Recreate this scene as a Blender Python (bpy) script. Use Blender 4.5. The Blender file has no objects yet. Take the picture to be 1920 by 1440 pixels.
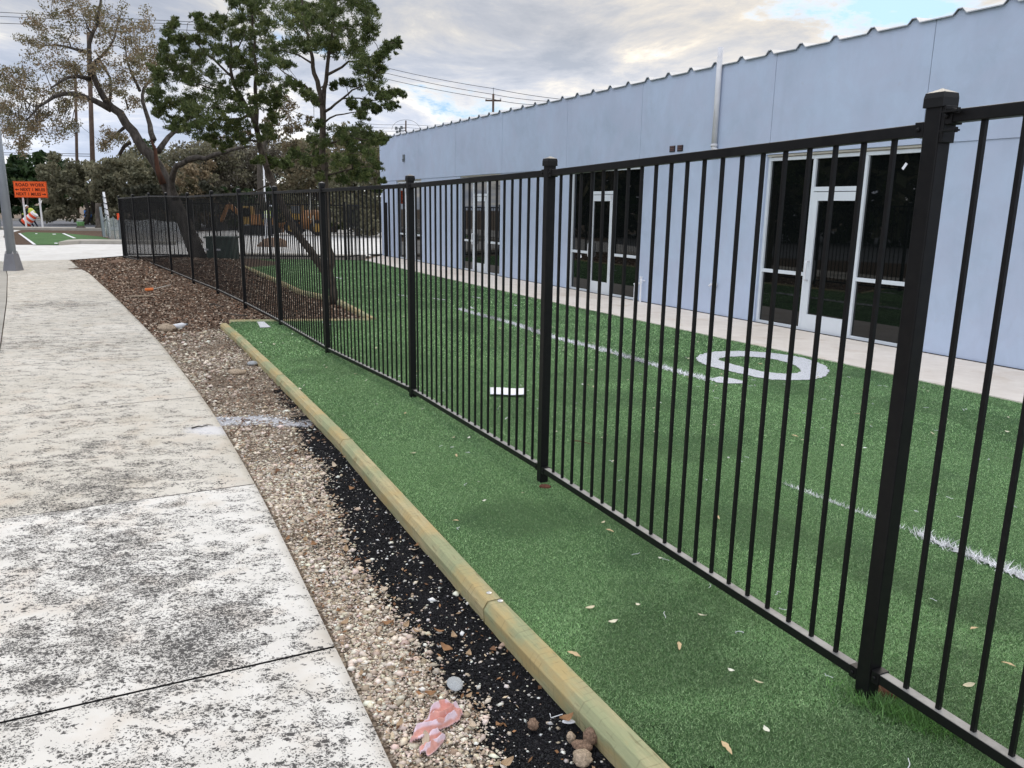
import bpy, bmesh, math, random
import numpy as np
from mathutils import Vector, Matrix
from mathutils.geometry import tessellate_polygon
random.seed(7); rng = np.random.default_rng(7)
SC = bpy.context.scene
COL = SC.collection
R = math.radians

# ------------------------------------------------------------------ camera
FPX, PITCH, ROLL, CAMH = 1471.5, R(12.626), R(0.847), 1.6413
cp, sp = math.cos(PITCH), math.sin(PITCH)
cF = np.array([0, cp, -sp]); _R = np.array([1., 0, 0]); _U = np.array([0, sp, cp])
cR = math.cos(ROLL) * _R + math.sin(ROLL) * _U
cU = -math.sin(ROLL) * _R + math.cos(ROLL) * _U
CAM = np.array([0, 0, CAMH])
cd = bpy.data.cameras.new('camera'); cam = bpy.data.objects.new('camera', cd); COL.objects.link(cam)
cd.sensor_width = 36; cd.lens = 36 * FPX / 1920; cd.clip_start = 0.05; cd.clip_end = 2000
cam.matrix_world = Matrix(((cR[0], cU[0], -cF[0], 0), (cR[1], cU[1], -cF[1], 0), (cR[2], cU[2], -cF[2], CAMH), (0, 0, 0, 1)))
SC.camera = cam

def ray(a, b): return cF + cR * (a - 960) / FPX - cU * (b - 720) / FPX
def G(a, b, z=0.0):
    d = ray(a, b); return CAM + d * ((z - CAMH) / d[2])
def at(a, b, Y):
    d = ray(a, b); return CAM + d * (Y / d[1])

# ------------------------------------------------------------------ sky, sun, exposure
SUN_EL, SUN_AZ = R(34), R(24)          # azimuth clockwise from +Y
sun_dir = Vector((math.sin(SUN_AZ) * math.cos(SUN_EL), math.cos(SUN_AZ) * math.cos(SUN_EL), math.sin(SUN_EL)))
SC.view_settings.view_transform = 'Standard'; SC.view_settings.look = 'None'
SC.view_settings.exposure = 0.0; SC.view_settings.gamma = 1.0; SC.view_settings.use_curve_mapping = False
W = bpy.data.worlds.new('World'); SC.world = W; W.use_nodes = True
nt = W.node_tree; nt.nodes.clear()
def N(t, **k):
    n = nt.nodes.new(t)
    for a, b in k.items():
        if a[0] == 'i' and a[1:].isdigit(): n.inputs[int(a[1:])].default_value = b
        else: setattr(n, a, b)
    return n
def L(a, b): nt.links.new(a, b)
def M_(op, a, b=None, clamp=False):
    n = nt.nodes.new('ShaderNodeMath'); n.operation = op; n.use_clamp = clamp
    for i, v in enumerate((a, b)):
        if v is None: continue
        if isinstance(v, (int, float)): n.inputs[i].default_value = v
        else: L(v, n.inputs[i])
    return n.outputs[0]
def RAMP(fac, stops, interp='LINEAR'):
    n = nt.nodes.new('ShaderNodeValToRGB'); n.color_ramp.interpolation = interp
    e = n.color_ramp.elements
    while len(e) < len(stops): e.new(0.5)
    for q, (p, c) in zip(e, stops):
        q.position = p; q.color = (c, c, c, 1) if isinstance(c, (int, float)) else (*c, 1)
    if fac is not None: L(fac, n.inputs[0])
    return n.outputs[0]
def MIXC(fac, a, b, mode='MIX'):
    n = nt.nodes.new('ShaderNodeMix'); n.data_type = 'RGBA'; n.blend_type = mode
    for s, v in ((n.inputs[0], fac), (n.inputs[6], a), (n.inputs[7], b)):
        if isinstance(v, (int, float)): s.default_value = v
        elif isinstance(v, tuple): s.default_value = (*v, 1)
        else: L(v, s)
    return n.outputs[2]
def NOISE(vec, scale, detail=4, rough=.55, dist=0.0):
    n = nt.nodes.new('ShaderNodeTexNoise'); n.inputs['Scale'].default_value = scale
    n.inputs['Detail'].default_value = detail; n.inputs['Roughness'].default_value = rough
    n.inputs['Distortion'].default_value = dist
    if vec is not None: L(vec, n.inputs['Vector'])
    return n.outputs[0]
def MAPV(vec, loc=(0, 0, 0), rot=(0, 0, 0), scale=(1, 1, 1)):
    n = nt.nodes.new('ShaderNodeMapping'); n.inputs[1].default_value = loc
    n.inputs[2].default_value = rot; n.inputs[3].default_value = scale
    L(vec, n.inputs[0]); return n.outputs[0]

sky = N('ShaderNodeTexSky', sky_type='NISHITA', sun_disc=False, sun_elevation=SUN_EL, sun_rotation=SUN_AZ)
CLOUD = (3.35, 1.55, 0); ZEN, WEST = 1.3, 1.0      # the cloud deck is brighter overhead and to the west than over the roof
tc = N('ShaderNodeTexCoord'); sep = N('ShaderNodeSeparateXYZ'); L(tc.outputs['Generated'], sep.inputs[0])
zc = M_('ADD', M_('MAXIMUM', sep.outputs[2], 0.0), 0.13)
comb = N('ShaderNodeCombineXYZ'); L(M_('DIVIDE', sep.outputs[0], zc), comb.inputs[0]); L(M_('DIVIDE', sep.outputs[1], zc), comb.inputs[1])
cv = MAPV(comb.outputs[0], loc=CLOUD, rot=(0, 0, R(-20)), scale=(1, .8, 1))
n1 = NOISE(cv, 0.55, 9, .62, .35)
n2 = NOISE(cv, 1.3, 10, .66, .5)
cover = RAMP(M_('ADD', M_('MULTIPLY', n1, .6), M_('MULTIPLY', n2, .4)), [(0.41, 0.0), (0.46, 1.0)])
shade = RAMP(M_('ADD', M_('MULTIPLY', n1, .4), M_('MULTIPLY', n2, .6)), [(0.43, (8.6, 8.3, 7.7)), (0.475, (6.2, 6.3, 6.6)), (0.53, (4.8, 5.2, 6.1)), (0.61, (3.6, 4.1, 5.1))])
dotn = N('ShaderNodeVectorMath', operation='DOT_PRODUCT'); L(tc.outputs['Generated'], dotn.inputs[0]); dotn.inputs[1].default_value = sun_dir
glow = M_('POWER', M_('MAXIMUM', dotn.outputs['Value'], 0.0), 12.0)
shade = MIXC(M_('MULTIPLY', glow, 1.0), shade, MIXC(1.0, shade, (1.95, 1.65, 1.2), 'MULTIPLY'))
zen = RAMP(sep.outputs[2], [(0.26, 0.0), (0.55, 1.0)])
dw = N('ShaderNodeVectorMath', operation='DOT_PRODUCT'); L(tc.outputs['Generated'], dw.inputs[0]); dw.inputs[1].default_value = (-.883, -.470, 0)
west = RAMP(dw.outputs['Value'], [(0.2, 0.0), (0.75, 1.0)])
lowz = RAMP(sep.outputs[2], [(0.0, .85), (0.20, 0.0)])
bright = M_('ADD', M_('ADD', 1.0, lowz), M_('ADD', M_('MULTIPLY', zen, ZEN), M_('MULTIPLY', west, WEST)))
cb = N('ShaderNodeCombineXYZ'); [L(bright, cb.inputs[i]) for i in range(3)]
shade = MIXC(1.0, shade, cb.outputs[0], 'MULTIPLY')
skyc = MIXC(1.0, sky.outputs[0], (.42, .62, .85), 'MULTIPLY')
skyc = MIXC(1.0, skyc, (1.0, 1.2, 1.5), 'ADD')
mixc = MIXC(cover, skyc, shade)
bg = N('ShaderNodeBackground'); L(mixc, bg.inputs[0]); bg.inputs[1].default_value = 0.105
wo = N('ShaderNodeOutputWorld'); L(bg.outputs[0], wo.inputs[0])

sl = bpy.data.lights.new('sun', 'SUN'); sl.energy = .6; sl.angle = R(30); sl.color = (1, .95, .87)
so = bpy.data.objects.new('sun', sl); COL.objects.link(so); so.location = (0, 0, 30)
so.rotation_euler = (-sun_dir).to_track_quat('-Z', 'Y').to_euler()

# ------------------------------------------------------------------ materials
MATS = {}
def newmat(name, rough=.8, spec=.3, metal=0.0):
    global nt
    m = bpy.data.materials.new(name); m.use_nodes = True; nt = m.node_tree
    b = nt.nodes['Principled BSDF']; b.inputs['Roughness'].default_value = rough
    b.inputs['Specular IOR Level'].default_value = spec; b.inputs['Metallic'].default_value = metal
    MATS[name] = m
    return m, b
def OC(): return N('ShaderNodeTexCoord').outputs['Object']
def BUMP(b, h, strength=.4, dist=.01):
    n = nt.nodes.new('ShaderNodeBump'); n.inputs['Strength'].default_value = strength; n.inputs['Distance'].default_value = dist
    L(h, n.inputs['Height']); L(n.outputs[0], b.inputs['Normal'])
def simple(name, col, rough=.7, spec=.3, metal=0.0, var=.25, scale=8, bump=0.0):
    m, b = newmat(name, rough, spec, metal)
    n = NOISE(OC(), scale, 5, .6)
    lo = tuple(c * (1 - var) for c in col); hi = tuple(min(1, c * (1 + var)) for c in col)
    L(RAMP(n, [(.3, lo), (.7, hi)]), b.inputs['Base Color'])
    if bump: BUMP(b, n, bump, .01)
    return m
def attr_mat(name, rough=.8, spec=.2, gain=1.0, trans=0.0):
    """colour comes from a per-face colour attribute (each leaf / stone its own tint)"""
    m, b = newmat(name, rough, spec)
    a = N('ShaderNodeVertexColor'); a.layer_name = 'tint'
    L(a.outputs[0], b.inputs['Base Color'])
    if trans:
        t = N('ShaderNodeBsdfTranslucent'); L(a.outputs[0], t.inputs[0])
        mx = N('ShaderNodeMixShader'); mx.inputs[0].default_value = trans
        L(b.outputs[0], mx.inputs[1]); L(t.outputs[0], mx.inputs[2])
        out = [n for n in nt.nodes if n.type == 'OUTPUT_MATERIAL'][0]; L(mx.outputs[0], out.inputs[0])
    return m

attr_mat('leaf', .6, .25, trans=.25)
attr_mat('stone_tint', .9, .15)
attr_mat('blade', .45, .38, trans=.15)
attr_mat('litter', .9, .1)

# black powder coated steel
m, b = newmat('black_steel', .33, .22)
v = OC(); n = NOISE(v, 30, 6, .6); L(RAMP(n, [(.3, (.005, .005, .006)), (.75, (.010, .0095, .0095))]), b.inputs['Base Color'])
L(RAMP(NOISE(v, 6, 4), [(.3, .36), (.7, .52)]), b.inputs['Roughness']); BUMP(b, NOISE(v, 400, 2), .06, .002)
m, b = newmat('sheen_dust_steel', .45, .3)
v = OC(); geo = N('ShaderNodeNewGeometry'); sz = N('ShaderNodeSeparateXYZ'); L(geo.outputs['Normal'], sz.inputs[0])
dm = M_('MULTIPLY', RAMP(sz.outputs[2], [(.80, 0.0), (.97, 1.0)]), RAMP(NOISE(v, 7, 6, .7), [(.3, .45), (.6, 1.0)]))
L(MIXC(dm, (.007, .007, .0075), (.30, .29, .275)), b.inputs['Base Color'])  # upward faces painted pale: sky sheen put into the colour, along with dust
# stucco
def stucco(name, base):
    m, b = newmat(name, .9, .15)
    v = OC()
    big = NOISE(v, .55, 5, .6, .4); sm = NOISE(MAPV(v, scale=(1, 1, .8)), 3.2, 6, .7, .6)
    c = RAMP(M_('ADD', M_('MULTIPLY', big, .6), M_('MULTIPLY', sm, .4)), [(.33, tuple(x * .86 for x in base)), (.5, base), (.68, tuple(min(1, x * 1.09) for x in base))])
    mo = NOISE(MAPV(v, loc=(3, 5, 2)), 1.25, 7, .66, .8)
    c = MIXC(RAMP(mo, [(.42, .0), (.62, .55)]), c, (base[0] * 1.0, base[1] * .93, base[2] * .93))
    st = NOISE(MAPV(v, scale=(1.6, 1.6, .35)), 1.8, 6, .65, .4)
    c = MIXC(RAMP(st, [(.52, 0.0), (.75, .30)]), c, tuple(x * .82 for x in base))
    c = MIXC(RAMP(NOISE(v, 9, 3), [(.66, 0.0), (.8, .25)]), c, (.42, .43, .46))
    L(c, b.inputs['Base Color']); BUMP(b, NOISE(v, 140, 6, .7), .35, .004)
stucco('stucco', (.465, .545, .685))
simple('white_frame', (.66, .70, .74), .45, .4, var=.05, scale=3)
simple('cream_trim', (.62, .58, .52), .7, .3, var=.08, scale=4)
simple('pvc', (.62, .62, .64), .5, .4, var=.10, scale=5)
simple('roof_metal', (.55, .56, .58), .35, .5, .6, var=.1, scale=2)
simple('dark_vent', (.03, .025, .03), .5)
simple('rust_grille', (.16, .09, .08), .6)
m, b = newmat('dark_glass', .015, .6); b.inputs['Base Color'].default_value = (.004, .005, .005, 1)
n = NOISE(OC(), .9, 2); BUMP(b, n, .012, .02)
# concrete: sidewalk with crumb rubber speckle
def concrete(name, a1, a2, speck=True, dirt=.5):
    m, b = newmat(name, .88, .2)
    v = OC()
    big = NOISE(v, .8, 6, .62, .3); med = NOISE(v, 5, 6, .65)
    c = RAMP(M_('ADD', M_('MULTIPLY', big, .6), M_('MULTIPLY', med, .4)), [(.33, a1), (.66, a2)])
    c = MIXC(RAMP(NOISE(MAPV(v, loc=(7, 3, 0)), 2.3, 5), [(.56, 0.0), (.74, .55)]), c, tuple(x * k for x, k in zip(a1, (.86, .78, .68))))
    if speck:
        va = N('ShaderNodeVertexColor'); va.layer_name = 'dirt'
        dsep = N('ShaderNodeSeparateColor'); L(va.outputs[0], dsep.inputs[0])
        warp = N('ShaderNodeTexNoise'); warp.inputs['Scale'].default_value = 60; warp.inputs['Detail'].default_value = 3; L(v, warp.inputs['Vector'])
        vm = N('ShaderNodeVectorMath', operation='MULTIPLY_ADD'); L(warp.outputs['Color'], vm.inputs[0]); vm.inputs[1].default_value = (.034, .034, .034); L(v, vm.inputs[2])
        patch = NOISE(MAPV(v, rot=(0, 0, R(-20)), scale=(1, 1.5, 1)), 6.5, 6, .68, .5)
        dens = M_('ADD', dsep.outputs[0], M_('MULTIPLY', M_('SUBTRACT', patch, .5), 3.0))
        tot = None
        for sc_, kk in ((74, 1.25), (135, 1.2), (36, .34)):
            vo = N('ShaderNodeTexVoronoi'); vo.inputs['Scale'].default_value = sc_; L(MAPV(vm.outputs[0], rot=(0, 0, R(-25)), scale=(1, 1.5, 1)), vo.inputs['Vector'])
            cs = N('ShaderNodeSeparateColor'); L(vo.outputs['Color'], cs.inputs[0])
            on = M_('LESS_THAN', cs.outputs[0], M_('MULTIPLY', M_('MAXIMUM', dens, .012), kk)); on = M_('MULTIPLY', on, RAMP(vo.outputs['Distance'], [(.40, 1.0), (.58, .0)]))
            tot = on if tot is None else M_('MAXIMUM', tot, on)
        c = MIXC(RAMP(dens, [(.15, 0.0), (.7, .24)]), c, (.26, .24, .21))
        c = MIXC(RAMP(NOISE(MAPV(v, loc=(11, 4, 0)), 3.1, 5, .6), [(.53, 0.0), (.70, .5)]), c, (.56, .47, .38))
        c = MIXC(M_('MULTIPLY', tot, .92), c, (.036, .034, .034))
        c = MIXC(RAMP(M_('ADD', dsep.outputs[2], M_('SUBTRACT', patch, .5)), [(.45, 0.0), (.8, .55)]), c, (.70, .71, .76))
    L(c, b.inputs['Base Color'])
    h = M_('ADD', NOISE(v, 160, 4, .7), M_('MULTIPLY', NOISE(v, 30, 3), .6))
    BUMP(b, h, .35, .004)
concrete('sidewalk_near', (.60, .575, .53), (.76, .74, .70))
concrete('sidewalk_far', (.49, .455, .39), (.655, .62, .555))
concrete('drive_concrete', (.55, .54, .52), (.72, .71, .69), speck=False)
concrete('kerb_concrete', (.33, .31, .27), (.46, .435, .39), speck=False)
concrete('walk_concrete', (.66, .58, .50), (.84, .77, .69), speck=False)
simple('joint_dark', (.02, .02, .022), .95)
simple('asphalt', (.13, .135, .15), .9, var=.2, scale=.5)
# turf
def turfmat(name, k=1.0):
    m, b = newmat(name, .95, .05)
    v = OC()
    c = RAMP(NOISE(v, 1.1, 6, .6), [(.3, (.10 * k, .185 * k, .08 * k)), (.7, (.15 * k, .255 * k, .11 * k))])
    f = NOISE(v, 190, 4, .8)
    c = MIXC(RAMP(f, [(.35, .75), (.62, 0.0)]), c, (.03, .07, .03))
    c = MIXC(RAMP(f, [(.58, 0.0), (.72, .5)]), c, (.24, .38, .19))
    st = NOISE(MAPV(v, rot=(0, 0, R(28)), scale=(3.2, .35, 1)), 1.3, 5, .6)
    c = MIXC(RAMP(st, [(.5, 0.0), (.8, .35)]), c, (.08, .15, .085))
    c = MIXC(RAMP(NOISE(v, 1.7, 7, .7), [(.62, 0.0), (.75, .6)]), c, (.065, .10, .08))
    L(c, b.inputs['Base Color'])
    BUMP(b, M_('ADD', f, M_('MULTIPLY', NOISE(v, 3, 3), .9)), .9, .012)
turfmat('turf')
turfmat('turf_bright', 1.0)
m, b = newmat('turf_paint', .95, .05)
v = OC(); L(RAMP(NOISE(v, 90, 4, .8), [(.34, (.28, .32, .29)), (.50, (.70, .70, .73))]), b.inputs['Base Color'])
BUMP(b, NOISE(v, 120, 3), .8, .01)
# soil bed: masks painted per vertex (r gravel, g crumb rubber, b white paint spill), rest mulch
m, b = newmat('soil', .97, .08)
v = OC(); va = N('ShaderNodeVertexColor'); va.layer_name = 'dirt'
ds = N('ShaderNodeSeparateColor'); L(va.outputs[0], ds.inputs[0])
fi = NOISE(v, 60, 5, .75); fi2 = NOISE(v, 14, 6, .7)
mulch = RAMP(M_('ADD', M_('MULTIPLY', fi, .6), M_('MULTIPLY', fi2, .4)), [(.32, (.035, .024, .018)), (.5, (.12, .082, .06)), (.62, (.20, .15, .115)), (.72, (.34, .29, .24))])
voro = N('ShaderNodeTexVoronoi'); voro.inputs['Scale'].default_value = 75; L(v, voro.inputs['Vector'])
vsep = N('ShaderNodeSeparateColor'); L(voro.outputs['Color'], vsep.inputs[0])
grav = RAMP(vsep.outputs[0], [(0, (.22, .17, .125)), (.4, (.40, .32, .24)), (.75, (.52, .43, .33)), (1, (.66, .60, .52))])
grav = MIXC(RAMP(voro.outputs['Distance'], [(.35, 0.0), (.7, .8)]), grav, (.05, .04, .03))
grav = MIXC(RAMP(NOISE(v, 2.6, 7, .7), [(.46, 0.0), (.6, .72)]), grav, mulch)
gm = RAMP(M_('ADD', ds.outputs[0], M_('MULTIPLY', M_('SUBTRACT', fi2, .5), 1.0)), [(.45, 0.0), (.55, 1.0)])
c = MIXC(gm, mulch, grav)
bm_ = RAMP(M_('ADD', ds.outputs[1], M_('ADD', M_('MULTIPLY', M_('SUBTRACT', fi2, .5), 1.5), M_('MULTIPLY', M_('SUBTRACT', fi, .5), .7))), [(.48, 0.0), (.56, 1.0)])
blk = RAMP(NOISE(v, 170, 4, .8), [(.35, (.004, .004, .005)), (.62, (.020, .020, .023)), (.72, (.10, .10, .105)), (.8, (.4, .38, .36))])
c = MIXC(bm_, c, blk)
wm = RAMP(M_('ADD', ds.outputs[2], M_('MULTIPLY', M_('SUBTRACT', fi, .5), 1.1)), [(.45, 0.0), (.6, .85)])
c = MIXC(wm, c, (.62, .63, .68))
L(c, b.inputs['Base Color']); BUMP(b, M_('ADD', M_('ADD', fi, fi2), M_('MULTIPLY', voro.outputs['Distance'], -.6)), .9, .02)
simple('far_dirt', (.17, .13, .095), .95, var=.35, scale=.7)
# treated timber
m, b = newmat('timber', .8, .2)
v = OC()
gr = NOISE(MAPV(v, scale=(1, .06, 1)), 70, 4, .7, .6)
c = RAMP(gr, [(.3, (.32, .27, .145)), (.7, (.53, .455, .265))])
c = MIXC(RAMP(NOISE(MAPV(v, scale=(1, .45, 1)), 6, 5, .6), [(.42, 0.0), (.62, .65)]), c, (.26, .32, .185))
c = MIXC(RAMP(NOISE(MAPV(v, loc=(4, 2, 1), scale=(1, .5, 1)), 7, 5), [(.50, 0.0), (.66, .75)]), c, (.47, .34, .15))
w2 = N('ShaderNodeTexWave'); w2.bands_direction = 'Y'; w2.inputs['Scale'].default_value = 9; w2.inputs['Distortion'].default_value = 2.2; w2.inputs['Detail'].default_value = 3; L(v, w2.inputs['Vector'])
c = MIXC(M_('MULTIPLY', RAMP(w2.outputs[1], [(0, 1.0), (.12, 0.0)]), RAMP(NOISE(v, 11, 4, .7), [(.46, 0.0), (.6, .42)])), c, (.17, .15, .08))
kn = N('ShaderNodeTexVoronoi'); kn.inputs['Scale'].default_value = 2.6; L(MAPV(v, scale=(1.8, 1, 1)), kn.inputs['Vector'])
kd = M_('ADD', kn.outputs['Distance'], M_('MULTIPLY', M_('SUBTRACT', NOISE(v, 30, 4), .5), .05))
c = MIXC(RAMP(kd, [(.03, .35), (.06, .85), (.075, .25), (.095, .6), (.13, 0.0)]), c, (.20, .14, .055))
c = MIXC(RAMP(NOISE(MAPV(v, scale=(1, .12, 1)), 60, 3), [(.62, 0.0), (.72, .5)]), c, (.14, .12, .06))
L(c, b.inputs['Base Color']); BUMP(b, M_('ADD', gr, NOISE(v, 80, 4)), .3, .004)
simple('nail', (.6, .6, .6), .3, .5, .8)
def bark(name, c1, c2, sc=9):
    m, b = newmat(name, .95, .1)
    v = OC(); n = NOISE(MAPV(v, scale=(1, 1, .3)), sc, 6, .7, .4)
    L(RAMP(n, [(.35, c1), (.65, c2)]), b.inputs['Base Color']); BUMP(b, n, .8, .03)
bark('bark_oak', (.032, .028, .024), (.115, .10, .088))
bark('bark_oak_red', (.035, .022, .017), (.10, .048, .032))
bark('bark_cedar', (.035, .028, .022), (.13, .105, .085), 14)
bark('bark_brush', (.06, .05, .042), (.16, .14, .12))
simple('pole_wood', (.10, .07, .055), .9, var=.3, scale=3)
simple('galv', (.36, .40, .44), .5, .4, .35, var=.12, scale=1.6)
simple('base_grey', (.20, .20, .215), .6, .3, var=.1, scale=4)
simple('orange_sign', (.86, .115, .018), .6, .3, var=.04)
simple('sign_black', (.05, .008, .004), .7)
simple('post_white', (.72, .72, .74), .6, var=.06)
simple('barrel_orange', (.75, .09, .03), .55, var=.06)
simple('white_plastic', (.78, .79, .82), .5, var=.05)
simple('navy', (.018, .022, .045), .9)
simple('hivis', (.55, .66, .12), .7, var=.08)
simple('skin', (.42, .25, .17), .6)
simple('blue_plastic', (.03, .12, .33), .5, var=.15)
simple('green_paint', (.15, .33, .13), .85, var=.25, scale=2)
simple('box_green', (.022, .05, .04), .55, var=.15, scale=2)
simple('machine_orange', (.24, .105, .03), .5, .4, var=.3, scale=1.5)
simple('machine_yellow', (.27, .16, .03), .5, .4, var=.3, scale=1.5)
simple('rubber', (.015, .015, .017), .8)
simple('blue_sign', (.03, .16, .45), .5)
simple('wire', (.03, .03, .035), .7)
simple('paper', (.86, .86, .90), .8, var=.03, scale=20)
simple('pink_cloth', (.70, .32, .27), .95, var=.3, scale=22)
simple('lilac_cloth', (.74, .60, .64), .95, var=.12, scale=30)
simple('grey_stone', (.40, .42, .43), .9, var=.22, scale=220, bump=.6)
simple('brown_rock', (.25, .165, .115), .95, var=.5, scale=130, bump=1.0)
simple('pale_rock', (.42, .33, .24), .95, var=.4, scale=110, bump=1.0)
simple('orange_plastic', (.85, .22, .06), .5)
simple('rust_soil', (.13, .055, .035), .95, var=.4, scale=60)
simple('silt_fabric', (.60, .63, .64), .9, var=.12, scale=1.5)
simple('gate_mesh', (.02, .025, .025), .8)
MATS['silt_fabric'].node_tree.nodes['Principled BSDF'].inputs['Alpha'].default_value = .32
simple('silt_post', (.16, .18, .19), .8)
simple('window_blue', (.05, .07, .10), .3)
simple('rope', (.55, .53, .48), .8)

# ------------------------------------------------------------------ mesh helpers
class MB:
    def __init__(s): s.V = []; s.F = []; s.n = 0
    def add(s, V, F):
        s.V += [tuple(map(float, p)) for p in V]; s.F += [tuple(int(i) + s.n for i in f) for f in F]; s.n += len(V); return s
    def box(s, c, sx, sy, sz, ux=(1, 0, 0), uy=(0, 1, 0), uz=(0, 0, 1), taper=1.0):
        c, ux, uy, uz = map(lambda q: np.array(q, float), (c, ux, uy, uz)); V = []
        for k, t in ((-1, 1), (1, taper)):
            for i, j in ((-1, -1), (1, -1), (1, 1), (-1, 1)): V.append(c + ux * i * sx / 2 * t + uy * j * sy / 2 * t + uz * k * sz / 2)
        return s.add(V, [(0, 3, 2, 1), (4, 5, 6, 7), (0, 1, 5, 4), (1, 2, 6, 5), (2, 3, 7, 6), (3, 0, 4, 7)])
    def bar(s, p0, p1, w, h, up=(0, 0, 1)):
        p0, p1, up = (np.array(q, float) for q in (p0, p1, up)); d = p1 - p0; Ln = np.linalg.norm(d); d /= Ln
        sd = np.cross(d, up); sd /= np.linalg.norm(sd); u = np.cross(sd, d)
        return s.box((p0 + p1) / 2, w, Ln, h, sd, d, u)
    def tube(s, path, rad, seg=8, cap=True):
        P = [np.array(p, float) for p in path]; n = len(P)
        if isinstance(rad, (int, float)): rad = [rad] * n
        T = [P[min(i + 1, n - 1)] - P[max(i - 1, 0)] for i in range(n)]
        T = [t / (np.linalg.norm(t) + 1e-9) for t in T]
        a = np.array([0, 0, 1.]) if abs(T[0][2]) < .9 else np.array([1., 0, 0]); u = np.cross(T[0], a); u /= np.linalg.norm(u)
        V = []; F = []
        for i in range(n):
            u = u - T[i] * (u @ T[i]); u /= (np.linalg.norm(u) + 1e-9); w = np.cross(T[i], u)
            for k in range(seg):
                an = 2 * math.pi * k / seg; V.append(P[i] + (u * math.cos(an) + w * math.sin(an)) * rad[i])
        for i in range(n - 1):
            for k in range(seg):
                k2 = (k + 1) % seg; F.append((i * seg + k, i * seg + k2, (i + 1) * seg + k2, (i + 1) * seg + k))
        if cap: F.append(tuple(range(seg - 1, -1, -1))); F.append(tuple((n - 1) * seg + k for k in range(seg)))
        return s.add(V, F)
    def poly(s, pts, z=None, thick=0.0):
        P = [(p[0], p[1], p[2] if z is None else z) for p in pts]
        tr = tessellate_polygon([[Vector((p[0], p[1], 0)) for p in P]]); T = []
        for a, b_, c in tr:
            ar = (P[b_][0] - P[a][0]) * (P[c][1] - P[a][1]) - (P[b_][1] - P[a][1]) * (P[c][0] - P[a][0])
            T.append((a, b_, c) if ar > 0 else (a, c, b_))
        s.add(P, T)
        if thick:
            ar = sum(P[i][0] * P[(i + 1) % len(P)][1] - P[(i + 1) % len(P)][0] * P[i][1] for i in range(len(P)))
            n = len(P); V = P + [(x, y, q - thick) for x, y, q in P]
            F = [(i, n + i, n + (i + 1) % n, (i + 1) % n) if ar > 0 else (i, (i + 1) % n, n + (i + 1) % n, n + i) for i in range(n)]
            s.add(V, F)
        return s
    def lathe(s, c, prof, seg=16, ax=(0, 0, 1)):
        c = np.array(c, float); ax = np.array(ax, float); ax /= np.linalg.norm(ax)
        a = np.array([1., 0, 0]) if abs(ax[0]) < .9 else np.array([0, 1., 0]); u = np.cross(ax, a); u /= np.linalg.norm(u); w = np.cross(ax, u)
        V = []; n = len(prof); F = []
        for r, h in prof:
            for k in range(seg):
                an = 2 * math.pi * k / seg; V.append(c + ax * h + (u * math.cos(an) + w * math.sin(an)) * r)
        for i in range(n - 1):
            for k in range(seg):
                k2 = (k + 1) % seg; F.append((i * seg + k, i * seg + k2, (i + 1) * seg + k2, (i + 1) * seg + k))
        F.append(tuple(range(seg - 1, -1, -1))); F.append(tuple((n - 1) * seg + k for k in range(seg)))
        return s.add(V, F)

def tag(o, label=None, cat=None, group=None, kind=None):
    if label: o['label'] = label
    if cat: o['category'] = cat
    if group: o['group'] = group
    if kind: o['kind'] = kind
    return o
def rootloc(o):
    p = Vector((0, 0, 0))
    while o is not None: p += o.location; o = o.parent
    return p
def obj(name, mb, mat, parent=None, smooth=False, org=None, bevel=0):
    """one mesh object; vertices are given in world coordinates"""
    me = bpy.data.meshes.new(name)
    base = rootloc(parent) if parent is not None else Vector((0, 0, 0))
    loc = Vector((0, 0, 0)) if org is None else Vector(org) - base
    off = base + loc
    me.from_pydata([(x - off.x, y - off.y, z - off.z) for x, y, z in mb.V], [], mb.F)
    for m in (mat if isinstance(mat, (list, tuple)) else [mat]): me.materials.append(MATS[m])
    if smooth: me.polygons.foreach_set('use_smooth', [True] * len(me.polygons))
    me.update()
    o = bpy.data.objects.new(name, me); o.location = loc; COL.objects.link(o)
    if parent is not None: o.parent = parent
    if bevel:
        bm = o.modifiers.new('bevel', 'BEVEL'); bm.width = bevel; bm.segments = 2; bm.limit_method = 'ANGLE'
    return o
def empty(name, loc, rz=0):
    o = bpy.data.objects.new(name, None); o.location = Vector(loc); o.rotation_euler.z = rz; o.empty_display_size = .1; COL.objects.link(o); return o
def mesh_np(name, V, F, mat, parent=None, tint=None, org=None, smooth=False, layer='tint'):
    """fast path: V (n,3), F (m,k) arrays, tint per face (m,3)"""
    V = np.asarray(V, float); F = np.asarray(F); m, k = F.shape
    base = rootloc(parent) if parent is not None else Vector((0, 0, 0))
    loc = Vector((0, 0, 0)) if org is None else Vector(org) - base
    V = V - np.array(base + loc)
    me = bpy.data.meshes.new(name); me.vertices.add(len(V)); me.vertices.foreach_set('co', V.astype(np.float32).ravel())
    me.loops.add(m * k); me.loops.foreach_set('vertex_index', F.astype(np.int32).ravel())
    me.polygons.add(m); me.polygons.foreach_set('loop_start', np.arange(0, m * k, k, dtype=np.int32))
    if smooth: me.polygons.foreach_set('use_smooth', np.ones(m, bool))
    me.update(calc_edges=True); me.materials.append(MATS[mat])
    if tint is not None:
        t = np.asarray(tint)
        ca = me.color_attributes.new(layer, 'FLOAT_COLOR', 'CORNER' if len(t) == m else 'POINT')
        if len(t) == m: t = np.repeat(t, k, axis=0)
        ca.data.foreach_set('color', np.c_[t, np.ones(len(t))].astype(np.float32).ravel())
    o = bpy.data.objects.new(name, me); o.location = loc; COL.objects.link(o)
    if parent is not None: o.parent = parent
    return o
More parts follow.
